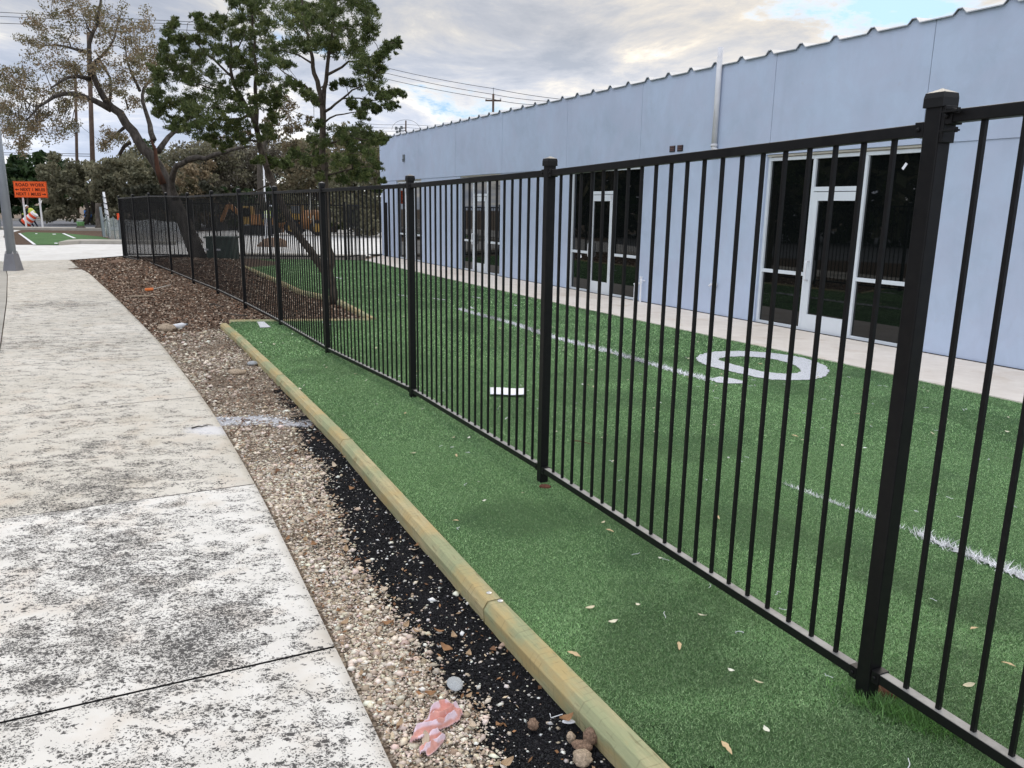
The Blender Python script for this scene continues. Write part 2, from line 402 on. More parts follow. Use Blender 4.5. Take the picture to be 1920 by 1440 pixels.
def inpoly(x, y, P):
    r = np.zeros(x.shape, bool); n = len(P)
    for i in range(n):
        x1, y1 = P[i][:2]; x2, y2 = P[(i + 1) % n][:2]
        c = ((y1 > y) != (y2 > y)) & (x < (x2 - x1) * (y - y1) / (y2 - y1 + 1e-12) + x1); r ^= c
    return r
def lerpline(pts, t):
    """pts: list of xy; t arc fraction array -> xy"""
    P = np.array(pts, float); d = np.r_[0, np.cumsum(np.linalg.norm(np.diff(P, axis=0), axis=1))]
    return np.c_[np.interp(t * d[-1], d, P[:, 0]), np.interp(t * d[-1], d, P[:, 1])]
def offset(pts, w):
    P = np.array(pts, float)[:, :2]; T = np.gradient(P, axis=0); T /= np.linalg.norm(T, axis=1)[:, None]
    return P + np.c_[-T[:, 1], T[:, 0]] * w
def resample(pts, step):
    P = np.array(pts, float)[:, :2]; d = np.r_[0, np.cumsum(np.linalg.norm(np.diff(P, axis=0), axis=1))]; n = max(2, int(d[-1] / step))
    t = np.linspace(0, d[-1], n); return np.c_[np.interp(t, d, P[:, 0]), np.interp(t, d, P[:, 1])]
def smoothline(pts, step=.3, it=6):
    Q = resample(pts, step)
    for _ in range(it): Q[1:-1] = (Q[:-2] + 2 * Q[1:-1] + Q[2:]) / 4
    return Q

# ------------------------------------------------------------------ site plan
ZS, ZG = -0.03, -0.055           # sidewalk top, soil
SW_R = smoothline([(1.0, -1.2), (.35, .5), (-.33, 2.08), (-.7, 2.8), (-1.01, 3.45), (-1.57, 4.58), (-2.52, 6.37), (-4.37, 9.58), (-7.29, 14.33), (-10.4, 19.28), (-13.1, 23.34)], .25, 8)
SW_W = 1.66
SW_L = offset(SW_R, SW_W)
POSTS = [(2.22, .11, .12), (1.207, 2.355, .075), (.196, 4.6, .030), (-.876, 6.759, .004), (-2.109, 8.826, -.003), (-3.251, 10.914, -.001), (-4.441, 12.968, -.03), (-5.651, 15.017, -.05), (-6.924, 17.039, -.06), (-8.24, 19.03, -.03), (-9.52, 20.95, -.03), (-10.85, 22.87, -.05), (-12.15, 24.70, -.06)]
APEX = [2.02, 1.990, 1.930, 1.905, 1.893, 1.893, 1.893, 1.885, 1.87, 1.89, 1.90, 1.875, 1.85]
A0 = np.array([5.5191, 8.3058, 0]); BU = np.array([-.47041, .88245, 0]); BN = np.array([.88245, .47041, 0])
def B3(s, d, z): return A0 + BU * s + BN * d + np.array([0, 0, z])
WALK_E = [(6.6, 3.1), (4.58, 6.83), (3.62, 8.72), (2.72, 10.35), (1.9, 11.9), (.98, 13.6), (-.05, 15.6), (-2.05, 19.5), (-4.05, 23.4), (-4.6, 24.5)]
TJ = [G(*q, .03)[:2] for q in ((1236, 1440), (928, 1126), (651, 824), (527, 703), (448, 629), (420, 606))]
TJ[0] = TJ[1] + (TJ[0] - TJ[1]) / np.linalg.norm(TJ[0] - TJ[1]) * 4.6
TIMB_C = np.concatenate([[a + (b_ - a) * k / 24 for k in range(24)] for a, b_ in zip(TJ[:-1], TJ[1:])] + [[TJ[-1]]])

# far ground out to the horizon
mb = MB(); mb.add([(-400, -60, -.13), (400, -60, -.13), (400, 900, -.13), (-400, 900, -.13)], [(0, 1, 2, 3)])
tag(obj('ground', mb, 'far_dirt'), kind='structure')

# soil bed grid with masks
gx, gy = np.meshgrid(np.arange(-15, 3.2, .06), np.arange(-1.5, 24.6, .06), indexing='xy')
def vnoise(x, y, s, seed):
    r = np.random.default_rng(seed); T = r.random((64, 64)); u = x * s; v = y * s; iu = np.floor(u).astype(int); iv = np.floor(v).astype(int); fu = u - iu; fv = v - iv
    fu = fu * fu * (3 - 2 * fu); fv = fv * fv * (3 - 2 * fv); g = lambda a, b_: T[a % 64, b_ % 64]
    return (g(iu, iv) * (1 - fu) * (1 - fv) + g(iu + 1, iv) * fu * (1 - fv) + g(iu, iv + 1) * (1 - fu) * fv + g(iu + 1, iv + 1) * fu * fv)
def fbm(x, y, s, seed, o=4): return sum(vnoise(x, y, s * 2 ** k, seed + k) * .5 ** k for k in range(o)) / sum(.5 ** k for k in range(o))
BLACK = [(.68, .6), (-.05, 2.11), (-.08, 2.42), (-.24, 2.55), (-.35, 2.8), (-.53, 3.14), (-.80, 3.62), (-.92, 3.98), (-1.10, 4.4), (-1.30, 4.95), (-1.52, 5.5), (-1.9, 6.4), (-1.4, 6.2), (-.4, 4.1), (.4, 2.6), (2, .4)]
def blackmask(x, y):
    r = inpoly(x, y, BLACK).astype(float)
    # soften by averaging offsets
    for dx, dy in ((.06, 0), (-.06, 0), (0, .08), (0, -.08), (.1, .1), (-.1, -.1)): r = r + inpoly(x + dx, y + dy, BLACK)
    r /= 7
    d = np.min([np.hypot(x - p[0], y - p[1]) for p in TIMB_C[::3]], axis=0)
    edge = np.clip(1 - (d - .10) / .30, 0, 1) * np.clip((10 - y) / 3, 0, 1) * (.15 + .9 * fbm(x, y, 1.6, 60))
    return np.maximum(r, edge)
gravel = np.clip((11.2 - gy + (gx + 4) * .1) / .9, 0, 1) * (.80 + .9 * (fbm(gx, gy, 1.1, 20) - .35) * np.where(gy > 5, 1, .6) + np.where(gy < 5, .22, 0))
black = np.clip(blackmask(gx, gy) - 1.1 * np.clip(fbm(gx, gy, 2.2, 63) - .50, 0, 1) * np.clip(gy - 3.2, 0, 1.5), 0, 1)
wc = G(455, 792, ZG); pd = np.hypot((gx - wc[0]) / .46, (gy - wc[1] - .12 * (gx - wc[0])) / .19); paintm = np.clip(1.35 - pd + 1.5 * (fbm(gx, gy, 5, 91) - .5), 0, 1)
hz = ZG + .022 * (fbm(gx, gy, 1.6, 5) - .5) + .012 * (fbm(gx, gy, 7, 9, 2) - .5)
# ground falls a little towards the crumb filled trench, swells round the oak
hz -= .012 * black
hz += .16 * np.exp(-((gx + 9.0) ** 2 + (gy - 22.3) ** 2) / 5.0)
nx, ny = gx.shape[1], gx.shape[0]
V = np.c_[gx.ravel(), gy.ravel(), hz.ravel()]
ii = (np.arange(ny - 1)[:, None] * nx + np.arange(nx - 1)[None]).ravel(); F = np.c_[ii, ii + 1, ii + nx + 1, ii + nx]
tag(mesh_np('soil_bed', V, F, 'soil', tint=np.c_[gravel.ravel(), black.ravel(), paintm.ravel()], smooth=True, layer='dirt'), kind='structure')

# sidewalk slabs, one sheet with open joints over a dark bed
arc = np.r_[0, np.cumsum(np.linalg.norm(np.diff(SW_R, axis=0), axis=1))]
def arc_of(p): return arc[np.argmin(np.hypot(SW_R[:, 0] - p[0], SW_R[:, 1] - p[1]))]
js = [arc_of(G(630, 1213, ZS)) - 2.1, arc_of(G(630, 1213, ZS)), arc_of(G(478, 903, ZS)), arc_of((-2.74, 6.75)), arc_of((-3.85, 8.68))]
while js[-1] + 1.95 < arc[-1]: js.append(js[-1] + 1.95)
js = [0] + js + [arc[-1]]
def sw_pt(a, w):
    k = int(np.clip(np.searchsorted(arc, a), 1, len(arc) - 1)); t = (a - arc[k - 1]) / (arc[k] - arc[k - 1])
    p = SW_R[k - 1] * (1 - t) + SW_R[k] * t; d = SW_R[min(k + 1, len(arc) - 1)] - SW_R[max(k - 2, 0)]; d /= np.linalg.norm(d)
    return p + np.array([-d[1], d[0]]) * w
WPX = G(440, 800, ZS)
DP = [(G(a, b_, ZS), r_, k_) for a, b_, r_, k_ in ((170, 845, .22, .42), (60, 880, .25, .25), (240, 900, .25, .40), (140, 935, .3, .3), (130, 1080, .22, .38), (240, 1040, .16, .42), (300, 1095, .20, .45), (190, 1165, .24, .36), (330, 1190, .18, .36), (420, 1165, .09, .45), (445, 1150, .09, .5), (380, 1215, .13, .40), (360, 1245, .16, .28), (20, 1235, .12, .5), (470, 1120, .14, .3), (300, 1290, .14, .2), (60, 1320, .2, .18), (150, 1240, .22, .24), (250, 990, .25, .28), (70, 1010, .2, .3), (400, 1040, .15, .22), (100, 570, .5, .45), (170, 572, .4, .35), (20, 645, .5, .35), (150, 652, .3, .25), (270, 640, .4, .2), (300, 840, .2, .16), (90, 780, .3, .14), (380, 860, .15, .18), (230, 780, .3, .12), (560, 1330, .1, .16), (380, 1400, .2, .12), (600, 1400, .1, .15))]
def DIRT(x, y): return sum(k_ * math.exp(-(((x - c_[0]) ** 2 + ((y - c_[1]) * .8) ** 2) / r_ ** 2)) for c_, r_, k_ in DP) * .82
V = []; F = []; D = []; MI = []
for si in range(len(js) - 1):
    a0, a1 = js[si] + (.007 if si != 3 and si < 6 else .006), js[si + 1] - .006
    na = max(2, int((a1 - a0) / .06)); nw = 30; b0 = len(V)
    for i in range(na + 1):
        a = a0 + (a1 - a0) * i / na
        for j in range(nw + 1):
            w = SW_W * j / nw; p = sw_pt(a, w); e = min(i, na - i) == 0 or j == 0
            V.append((p[0], p[1], ZS - (.008 if (i in (0, na) or j == 0) else 0)))
            near = 1 if p[1] < 4.6 else 0
            # dirtiest in the middle of the walk, cleaner by the outer edge
            dd = .06 + .07 * near - .006 * max(0, p[1] - 6) + DIRT(p[0], p[1]) - .10 * math.exp(-w / .10)
            D.append((max(dd, 0), 0, max(0, 1.25 - math.hypot((p[0] - WPX[0] + .12) / .30, (p[1] - WPX[1] + .1) / .20))))
    for i in range(na):
        for j in range(nw):
            q = b0 + i * (nw + 1) + j; F.append((q, q + nw + 1, q + nw + 2, q + 1)); MI.append(0 if js[si + 1] <= arc_of(G(478, 903, ZS)) + .01 else 1)
    # exposed slab edge on the gravel side
    for i in range(na):
        q = b0 + i * (nw + 1); c0, c1 = V[q], V[q + nw + 1]; k = len(V)
        V += [(c0[0] + .004, c0[1], -.12), (c1[0] + .004, c1[1], -.12)]; D += [(0, 0, 0)] * 2; F.append((q, k, k + 1, q + nw + 1)); MI.append(0 if js[si + 1] <= arc_of(G(478, 903, ZS)) + .01 else 1)
o = mesh_np('sidewalk', V, F, 'sidewalk_near', tint=D, layer='dirt'); o.data.materials.append(MATS['sidewalk_far']); o.data.polygons.foreach_set('material_index', MI)
tag(o, kind='structure')
mb = MB(); mb.poly([tuple(p) for p in offset(SW_R, .02)] + [tuple(p) for p in SW_L[::-1]], z=ZS - .014)
tag(obj('sidewalk_joint_bed', mb, 'joint_dark'), kind='structure')
# kerb band + street to the left
KB = offset(SW_R, SW_W + .014); KB2 = offset(SW_R, SW_W + .17); KB3 = offset(SW_R, SW_W + .62)
mb = MB(); mb.poly([tuple(p) for p in KB] + [tuple(p) for p in KB2[::-1]], z=ZS - .002, thick=.15)
mb.poly([tuple(p) for p in KB2] + [tuple(p) for p in KB3[::-1]], z=ZS - .10)
tag(obj('kerb', mb, 'kerb_concrete'), kind='structure')
mb = MB(); mb.poly([tuple(p) for p in KB3] + [(-19.5, 27.5), (-70, 45), (-70, -30), (3, -30)], z=ZS - .095)
tag(obj('road', mb, 'asphalt'), kind='structure')

# driveway apron crossing beyond the sidewalk, the paved yard behind the far fence
P = lambda a, b_, z=0: tuple(G(a, b_, z)[:2])
mb = MB(); mb.poly([P(-60, 515, -.05), P(60, 492, -.05), P(132, 487.5, -.05), P(232, 480, -.05), (-11.9, 25.5), (-10.5, 27.5), (-12.5, 34.5), P(228, 452, -.05), P(135, 451.5, -.05), P(110, 458, -.05), P(28, 459, -.05), (-22.5, 37.5), (-27, 47), (-36, 47), (-30, 36)], z=-.045)
tag(obj('driveway', mb, 'drive_concrete'), kind='structure')
mb = MB(); mb.poly([P(690, 476, -.05), (-4.95, 27.6), (-11.0, 27.6), (-13.2, 34.0), (-20, 50), (-12, 66), (4, 66), (6, 34)], z=-.06)
tag(obj('yard_paving', mb, 'drive_concrete'), kind='structure')
mb = MB(); mb.poly([(-10.3, 26.3), (-5.2, 26.2), (-5.0, 26.8), (-10.9, 27.0)], z=.04, thick=.15)
tag(obj('yard_kerb', mb, 'kerb_concrete'), kind='structure')
mb = MB(); mb.poly([P(-40, 428), P(80, 427), P(200, 429), (-10, 62), (30, 66), (30, 78), (-12, 78), P(180, 413.2), P(80, 412.2), P(-40, 411)], z=-.07)
tag(obj('cross_street', mb, 'asphalt'), kind='structure')
mb = MB()
for q0, q1, q2, q3 in (((-40, 426), (205, 428.2), (205, 430.2), (-40, 428.4)), ((-40, 410.2), (290, 412.0), (290, 413.8), (-40, 412))):
    mb.poly([P(*q0), P(*q1), P(*q2), P(*q3)], z=.06, thick=.2)
tag(obj('street_kerb', mb, 'kerb_concrete'), kind='structure')
mb = MB(); mb.poly([P(8, 438), P(40, 430), P(205, 432), P(232, 450), P(135, 450), P(108, 457), P(30, 457), P(6, 443)], z=-.038)
tag(obj('mulch_verge', mb, 'soil'), kind='structure')
mb = MB(); mb.poly([P(36, 437), P(52, 434.5), P(120, 436.5), P(190, 443), P(222, 452), P(134, 451), P(110, 457.8), P(66, 457.8)], z=-.02)
tag(obj('far_turf', mb, 'turf_bright'), kind='structure')
mb = MB()
for q in (((34, 437), (38, 436.6), (68, 457.8), (62, 457.8)), ((116, 437), (121, 437), (143, 446), (137, 446)), ((150, 449), (155, 449), (168, 452), (161, 452)), ((66, 437), (70, 437), (70, 438), (66, 438)), ((98, 438), (104, 438), (105, 439), (99, 439)), ((102, 454.5), (108, 454.5), (108, 456), (102, 456))):
    mb.poly([P(*k) for k in q], z=-.014)
tag(obj('far_turf_line', mb, 'white_plastic'), kind='structure')
mb = MB(); mb.poly([P(110, 458), P(128, 453.5), P(150, 452.3), P(230, 453), P(330, 455), P(330, 457), P(230, 456), P(150, 455.5), P(132, 456.5)], z=.09, thick=.16)
tag(obj('driveway_kerb', mb, 'kerb_concrete'), kind='structure')

# ------------------------------------------------------------------ turf
T_IN = [tuple(p) for p in offset(TIMB_C, -.045)]
TREEWELL = [(-4.03, 11.17), (-3.41, 11.29), (-2.73, 11.40), (-2.06, 11.52), (-2.65, 12.84), (-3.18, 14.0), (-3.52, 14.48), (-4.14, 15.3), (-5.02, 17.0), (-7.23, 21.3), (-8.35, 23.4), (-8.5, 24.45)]
TURF = T_IN[:-1] + TREEWELL + [(-4.6, 24.6)] + [(x, y) for x, y in WALK_E[::-1]] + [(8.5, -1.4), (3.0, -1.4)]
mb = MB(); mb.poly(TURF, z=0.0, thick=.06)
def mound(x, y): return .075 * np.exp(-((x - 1.32) ** 2 + (y - 1.95) ** 2) / .6)
mg = np.arange(-2.2, 2.21, .1); X, Y = np.meshgrid(mg + 1.32, mg + 1.95); 
tt = np.array(TURF)
ok = inpoly(X, Y, TURF); Z = np.where(ok, mound(X, Y) - .010, -.05)
k = len(mg); ii = (np.arange(k - 1)[:, None] * k + np.arange(k - 1)[None]).ravel(); FQ = np.c_[ii, ii + 1, ii + k + 1, ii + k]
okf = ok.ravel()[FQ].all(axis=1)
mb.add(np.c_[X.ravel(), Y.ravel(), Z.ravel()], FQ[okf])
tag(obj('artificial_turf', mb, 'turf'), kind='structure')

def blades(x, y, h, w, lean, tint0, tint1, name, mat='blade', label=None, zoff=0.0):
    n = len(x); an = rng.random(n) * 6.283; z0 = mound(x, y) + zoff - .002
    dx, dy = np.cos(an), np.sin(an); la = rng.random(n) * 6.283; ll = lean * (.3 + rng.random(n)) * h
    V = np.zeros((n, 3, 3)); V[:, 0] = np.c_[x - dx * w / 2, y - dy * w / 2, z0]; V[:, 1] = np.c_[x + dx * w / 2, y + dy * w / 2, z0]
    V[:, 2] = np.c_[x + np.cos(la) * ll, y + np.sin(la) * ll, z0 + h]
    t = rng.random((n, 1)); dk = rng.random((n, 1)) ** 1.5
    tint = (np.array(tint0) * (1 - t) + np.array(tint1) * t) * (.55 + .75 * dk)
    pat = fbm(x, y, .8, 31)[:, None]; str_ = fbm(x * .88 + y * .47, (y * .88 - x * .47) * .22, 2.2, 47)[:, None]; inf = np.clip((fbm(x, y, 1.5, 77, 5)[:, None] - .53) * 8, 0, 1); tint = tint * (.66 + .55 * pat + .50 * str_) * (1 - .6 * inf * rng.random((n, 1)) ** .5)
    o = mesh_np(name, V.reshape(-1, 3), np.arange(n * 3).reshape(n, 3), mat, tint=tint)
    return tag(o, label, 'grass' if label else None, kind='stuff')
def scatter(poly, dens, x0, x1, y0, y1, cond=None):
    n = int((x1 - x0) * (y1 - y0) * dens); x = x0 + rng.random(n) * (x1 - x0); y = y0 + rng.random(n) * (y1 - y0)
    k = inpoly(x, y, poly) & (np.abs(x) < (y + .4) * .80 + .3)
    if cond is not None: k &= cond(x, y)
    return x[k], y[k]
LA = smoothline([(-.9, 12.9), (-.63, 12.4), (-.01, 11.35), (.54, 10.1), (1.08, 9.25), (1.41, 8.6), (1.79, 7.86), (1.97, 7.62)], .15, 2)
LB = smoothline([(2.14, 3.86), (2.27, 3.6), (2.39, 3.36), (2.75, 2.6), (3.3, 1.4)], .1, 1)
LB1 = smoothline([(1.70, 4.60), (1.87, 4.30), (2.01, 4.07), (2.1, 3.93)], .1, 1)
RO = [(1302, 672), (1318, 663), (1350, 659), (1400, 659), (1455, 663), (1510, 672), (1548, 686), (1556, 697), (1548, 707), (1525, 713), (1480, 714), (1435, 712), (1400, 704), (1350, 693), (1315, 683)]
RI = [(1343, 674), (1360, 670), (1395, 669), (1440, 672), (1480, 681), (1500, 691), (1502, 698), (1488, 702), (1455, 701), (1425, 697), (1390, 688), (1358, 680)]
RT = [(1332, 711), (1350, 707), (1375, 711), (1395, 716), (1393, 720), (1365, 720), (1343, 718)]
def on_paint(x, y):
    r_ = inpoly(x, y, [P(*q) for q in RO]) & ~inpoly(x, y, [P(*q) for q in RI]); r_ |= inpoly(x, y, [P(*q) for q in RT])
    for ln, w_ in ((LA, .024), (LB, .02)):
        Q = resample(ln, .05); k_ = np.zeros(len(x), bool)
        for a, b_ in Q: k_ |= (np.abs(x - a) < w_ + .02) & (np.abs(y - b_) < w_ + .02)
        r_ |= k_
    r_ |= inpoly(x, y, [P(482, 604), P(495, 603.5), P(508, 614), P(488, 615)])
    return r_ & (rng.random(len(x)) < .86)
SEAMS = [[G(*q)[:2] for q in ((1205, 803), (1300, 845), (1397, 884), (1480, 912))], [G(*q)[:2] for q in ((1392, 731), (1468, 755), (1553, 781), (1660, 812))], [G(*q)[:2] for q in ((760, 640), (1000, 735), (1200, 800))]]
def on_seam(x, y):
    r_ = np.zeros(len(x), bool)
    for ln in SEAMS:
        for a, b_ in resample(ln, .03): r_ |= (np.abs(x - a) < .014) & (np.abs(y - b_) < .02)
    return r_ & (rng.random(len(x)) < .75)
bx, by, bh, bw = [], [], [], []
for dn, y0, y1, h, w in ((85000, 1.2, 3.4, .0062, .0021), (42000, 3.4, 5.4, .0072, .0030), (12000, 5.4, 8.5, .009, .0052), (3000, 8.5, 13, .013, .010), (500, 13, 24, .015, .02)):
    x, y = scatter(TURF, dn, -9, 7, y0, y1); n = len(x); bx.append(x); by.append(y); bh.append(np.full(n, h) * (.6 + .8 * rng.random(n))); bw.append(np.full(n, w))
bx, by, bh, bw = map(np.concatenate, (bx, by, bh, bw)); kp = ~on_paint(bx, by) & ~on_seam(bx, by); bx, by, bh, bw = bx[kp], by[kp], bh[kp], bw[kp]
blades(bx, by, bh, bw, 1.5, (.12, .29, .088), (.46, .65, .33), 'grass_blades', label='short green artificial grass pile on the turf')
# uncut tuft round the foot of the near post
x = POSTS[1][0] + .06 + rng.normal(0, .075, 1600) + .02; y = POSTS[1][1] - .06 - .75 * (x - POSTS[1][0]) + rng.normal(0, .045, 1600)
blades(x, y, .032 * (.5 + rng.random(1600)), .004, 1.0, (.12, .30, .07), (.24, .46, .14), 'tall_tuft', label='longer green grass fringe around the foot of the near fence post')

def ribbon(name, line, w, z, jag=.012, mat='turf_paint', fuzz=0):
    Q = resample(line, .03); n = len(Q)
    l = offset(Q, w / 2); r = offset(Q, -w / 2)
    l = l + rng.normal(0, jag, l.shape); r = r + rng.normal(0, jag, r.shape)
    V = np.r_[np.c_[l, mound(l[:, 0], l[:, 1]) + z], np.c_[r, mound(r[:, 0], r[:, 1]) + z]]
    F = [(i, i + n, i + n + 1, i + 1) for i in range(n - 1)]
    o = MB(); o.add(V, F); o = tag(obj(name, o, mat), kind='structure')
    return o
def fuzz(line, w, n, h, bwid, label):
    Q = resample(line, .01); k = rng.integers(0, len(Q), n); x = Q[k, 0] + rng.normal(0, w / 2.4, n); y = Q[k, 1] + rng.normal(0, w / 2.4, n)
    blades(x, y, h * (.5 + rng.random(n)), bwid, 1.0, (.74, .74, .76), (.85, .85, .86), 'white_blades', label=label)
ribbon('turf_line', LA, .05, .006); fuzz(LA, .07, 3500, .03, .012, 'white frayed grass blades along the long yard line')
ribbon('turf_line', LB, .03, .006); fuzz(LB, .05, 2200, .035, .006, 'white frayed grass blades of the thick line right of the near post')
fuzz(LB1, .02, 420, .02, .005, 'thin sparse white grass blades left of the near post')
# faint seam lines and hash marks
for a, b_, w in (((745, 553), (765, 556), .05), (((812, 560), (835, 563), .05)), ((885, 557), (905, 560), .05), ((1003, 555), (1012, 560), .05), ((963, 572), (974, 575), .04), ((1128, 585), (1140, 589), .03), ((628, 520), (642, 523), .06), ((880, 575), (888, 579), .05)):
    p0, p1 = G(*a)[:2], G(*b_)[:2]; ribbon('turf_hash', [p0, (p0 + p1) / 2, p1], w, .006, .008)
def ring(outer, inner, z, name):
    def sm(pp, n=72):
        Q = np.array([G(*p)[:2] for p in pp]); 
        for _ in range(4):
            Q2 = np.empty((len(Q) * 2, 2)); nx_ = np.roll(Q, -1, 0); Q2[0::2] = .75 * Q + .25 * nx_; Q2[1::2] = .25 * Q + .75 * nx_; Q = Q2
        c = Q.mean(0); return Q
    O, I = sm(outer), sm(inner); c = I.mean(0); n = 160; V = []
    def byang(Q, a):
        aa = np.arctan2(Q[:, 1] - c[1], Q[:, 0] - c[0]); o_ = np.argsort(aa); aa = aa[o_]; rr = np.hypot(Q[:, 0] - c[0], Q[:, 1] - c[1])[o_]
        return np.interp(a, np.r_[aa - 2 * math.pi, aa, aa + 2 * math.pi], np.r_[rr, rr, rr])
    an = np.linspace(-math.pi, math.pi, n, endpoint=False); ro = byang(O, an) + rng.normal(0, .008, n); ri = byang(I, an) + rng.normal(0, .008, n)
    V = [(c[0] + math.cos(a) * r_, c[1] + math.sin(a) * r_, z) for a, r_ in zip(an, ro)] + [(c[0] + math.cos(a) * r_, c[1] + math.sin(a) * r_, z) for a, r_ in zip(an, ri)]
    mb = MB(); mb.add(V, [(i, (i + 1) % n, n + (i + 1) % n, n + i) for i in range(n)]); return tag(obj(name, mb, 'turf_paint'), kind='structure')
ring([(1302, 672), (1318, 663), (1350, 659), (1400, 659), (1455, 663), (1510, 672), (1548, 686), (1556, 697), (1548, 707), (1525, 713), (1480, 714), (1435, 712), (1400, 704), (1350, 693), (1315, 683)],
     [(1343, 674), (1360, 670), (1395, 669), (1440, 672), (1480, 681), (1500, 691), (1502, 698), (1488, 702), (1455, 701), (1425, 697), (1390, 688), (1358, 680)], .007, 'turf_number')
mb = MB(); mb.poly([P(*q) for q in ((1332, 711), (1350, 707), (1375, 711), (1395, 716), (1393, 720), (1365, 720), (1343, 718))], z=.007)
tag(obj('turf_number_tail', mb, 'turf_paint'), kind='structure')
mb = MB(); mb.poly([P(482, 604), P(495, 603.5), P(508, 614), P(488, 615)], z=.006)
tag(obj('turf_block', mb, 'turf_paint'), kind='structure')
mb = MB(); mb.poly([P(604, 604), P(612, 604), P(622, 610), P(608, 611)], z=.006)
tag(obj('turf_block', mb, 'turf_paint'), kind='structure')

# ------------------------------------------------------------------ landscape timbers
def timber(name, line, label, w=.098, h=.105, z0=-.075, group='landscape timbers edging the turf'):
    Q = resample(line, .12); mid = Q[len(Q) // 2]
    prof = [(-w / 2 + .006, 0), (-w / 2 - .002, h - .030), (-w / 2 + .018, h), (w / 2 - .018, h), (w / 2 + .002, h - .030), (w / 2 - .006, 0)]
    d = Q[-1] - Q[0]; ang = math.atan2(d[1], d[0]) - math.pi / 2
    T = np.gradient(Q, axis=0); T /= np.linalg.norm(T, axis=1)[:, None]; V = []; k = len(prof)
    for (x, y), t in zip(Q, T):
        for a, b_ in prof: V.append((x + t[1] * a, y - t[0] * a, z0 + b_))
    F = [(i * k + j, i * k + (j + 1) % k, (i + 1) * k + (j + 1) % k, (i + 1) * k + j) for i in range(len(Q) - 1) for j in range(k)]
    F += [tuple(range(k)), tuple(reversed([(len(Q) - 1) * k + j for j in range(k)]))]
    # local frame: Y along the timber so that the grain runs with it
    c, s_ = math.cos(-ang), math.sin(-ang); ox, oy = Q[0]
    VL = [((x - ox) * c - (y - oy) * s_, (x - ox) * s_ + (y - oy) * c, z - z0) for x, y, z in V]
    mb = MB(); mb.add(VL, F); o = obj(name, mb, 'timber', bevel=.003); o.location = (ox, oy, z0); o.rotation_euler.z = ang
    return tag(o, label, 'timber', group)
jl = ['long pale green timber in the bottom foreground with a nail by its far end', 'timber between the nailed joint and the darker joint halfway up the strip', 'timber beside the white paint spill on the gravel', 'short yellowish timber close to the far end of the turf strip', 'last timber running up to the square corner of the turf strip']
for i in range(5):
    d_ = (TJ[i + 1] - TJ[i]) / np.linalg.norm(TJ[i + 1] - TJ[i]); timber('landscape_timber', [tuple(TJ[i] + d_ * .004), tuple(TJ[i + 1] - d_ * .004)], jl[i])
timber('landscape_timber', [(-4.06, 11.16), (-2.1, 11.50)], 'timber crossing under the fence at the end of the turf strip', h=.095)
timber('landscape_timber', [(-2.07, 11.55), (-2.62, 12.8), (-3.12, 13.9)], 'timber from the sharp corner of the mulch bed up to the upright tree')
timber('landscape_timber', [(-3.16, 13.98), (-3.5, 14.48), (-4.15, 15.3), (-4.98, 16.95)], 'timber just beyond the upright tree between mulch and turf')
timber('landscape_timber', [(-5.01, 17.02), (-6.2, 19.3), (-7.2, 21.2)], 'far timber between the mulch bed and the turf')
timber('landscape_timber', [(-7.25, 21.3), (-8.3, 23.3)], 'farthest timber next to the dark green utility box')
for q, lb in (((917, 1112), 'round silver nail head on the far side of the timber joint'), ((938, 1127), 'round silver nail head on the near side of the timber joint')):
    p = G(*q, .030); mb = MB(); mb.lathe(p, [(.012, 0), (.012, .003), (.007, .005), (.003, .007)], 14); mb.lathe(p + np.array([0, 0, -.02]), [(.003, 0), (.003, .02)], 8)
    tag(obj('nail', mb, 'nail', org=p), lb, 'nail', 'nails in the timber joint')

# ------------------------------------------------------------------ near fence
fence = empty('metal_fence', (POSTS[1][0], POSTS[1][1], 0)); tag(fence, 'long black metal picket fence running from the foreground to the driveway', 'fence')
PW = .053; RH = .035
FP = [np.array(p) for p in POSTS]
fd = [(FP[min(i + 1, 12)] - FP[max(i - 1, 0)])[:2] for i in range(13)]
pick_rest = MB(); npick = 0
for i, p in enumerate(FP):
    d = fd[i] / np.linalg.norm(fd[i]); ux = (d[0], d[1], 0); uy = (-d[1], d[0], 0)
    top = APEX[i] - .030; z0 = p[2] - .12
    mb = MB().box((p[0], p[1], (top + z0) / 2), PW, PW, top - z0, ux, uy)
    o = obj('fence_post', mb, 'black_steel', fence, org=(p[0], p[1], p[2]), bevel=.004)
    mb = MB().box((p[0], p[1], top - .010), PW + .011, PW + .011, .026, ux, uy)
    mb.box((p[0], p[1], top + .010), PW + .011, PW + .011, .014, ux, uy, taper=.93); mb.box((p[0], p[1], top + .0235), (PW + .010) * .93, (PW + .010) * .93, .013, ux, uy, taper=.02)
    obj('post_cap', mb, 'sheen_dust_steel', o, bevel=.002)
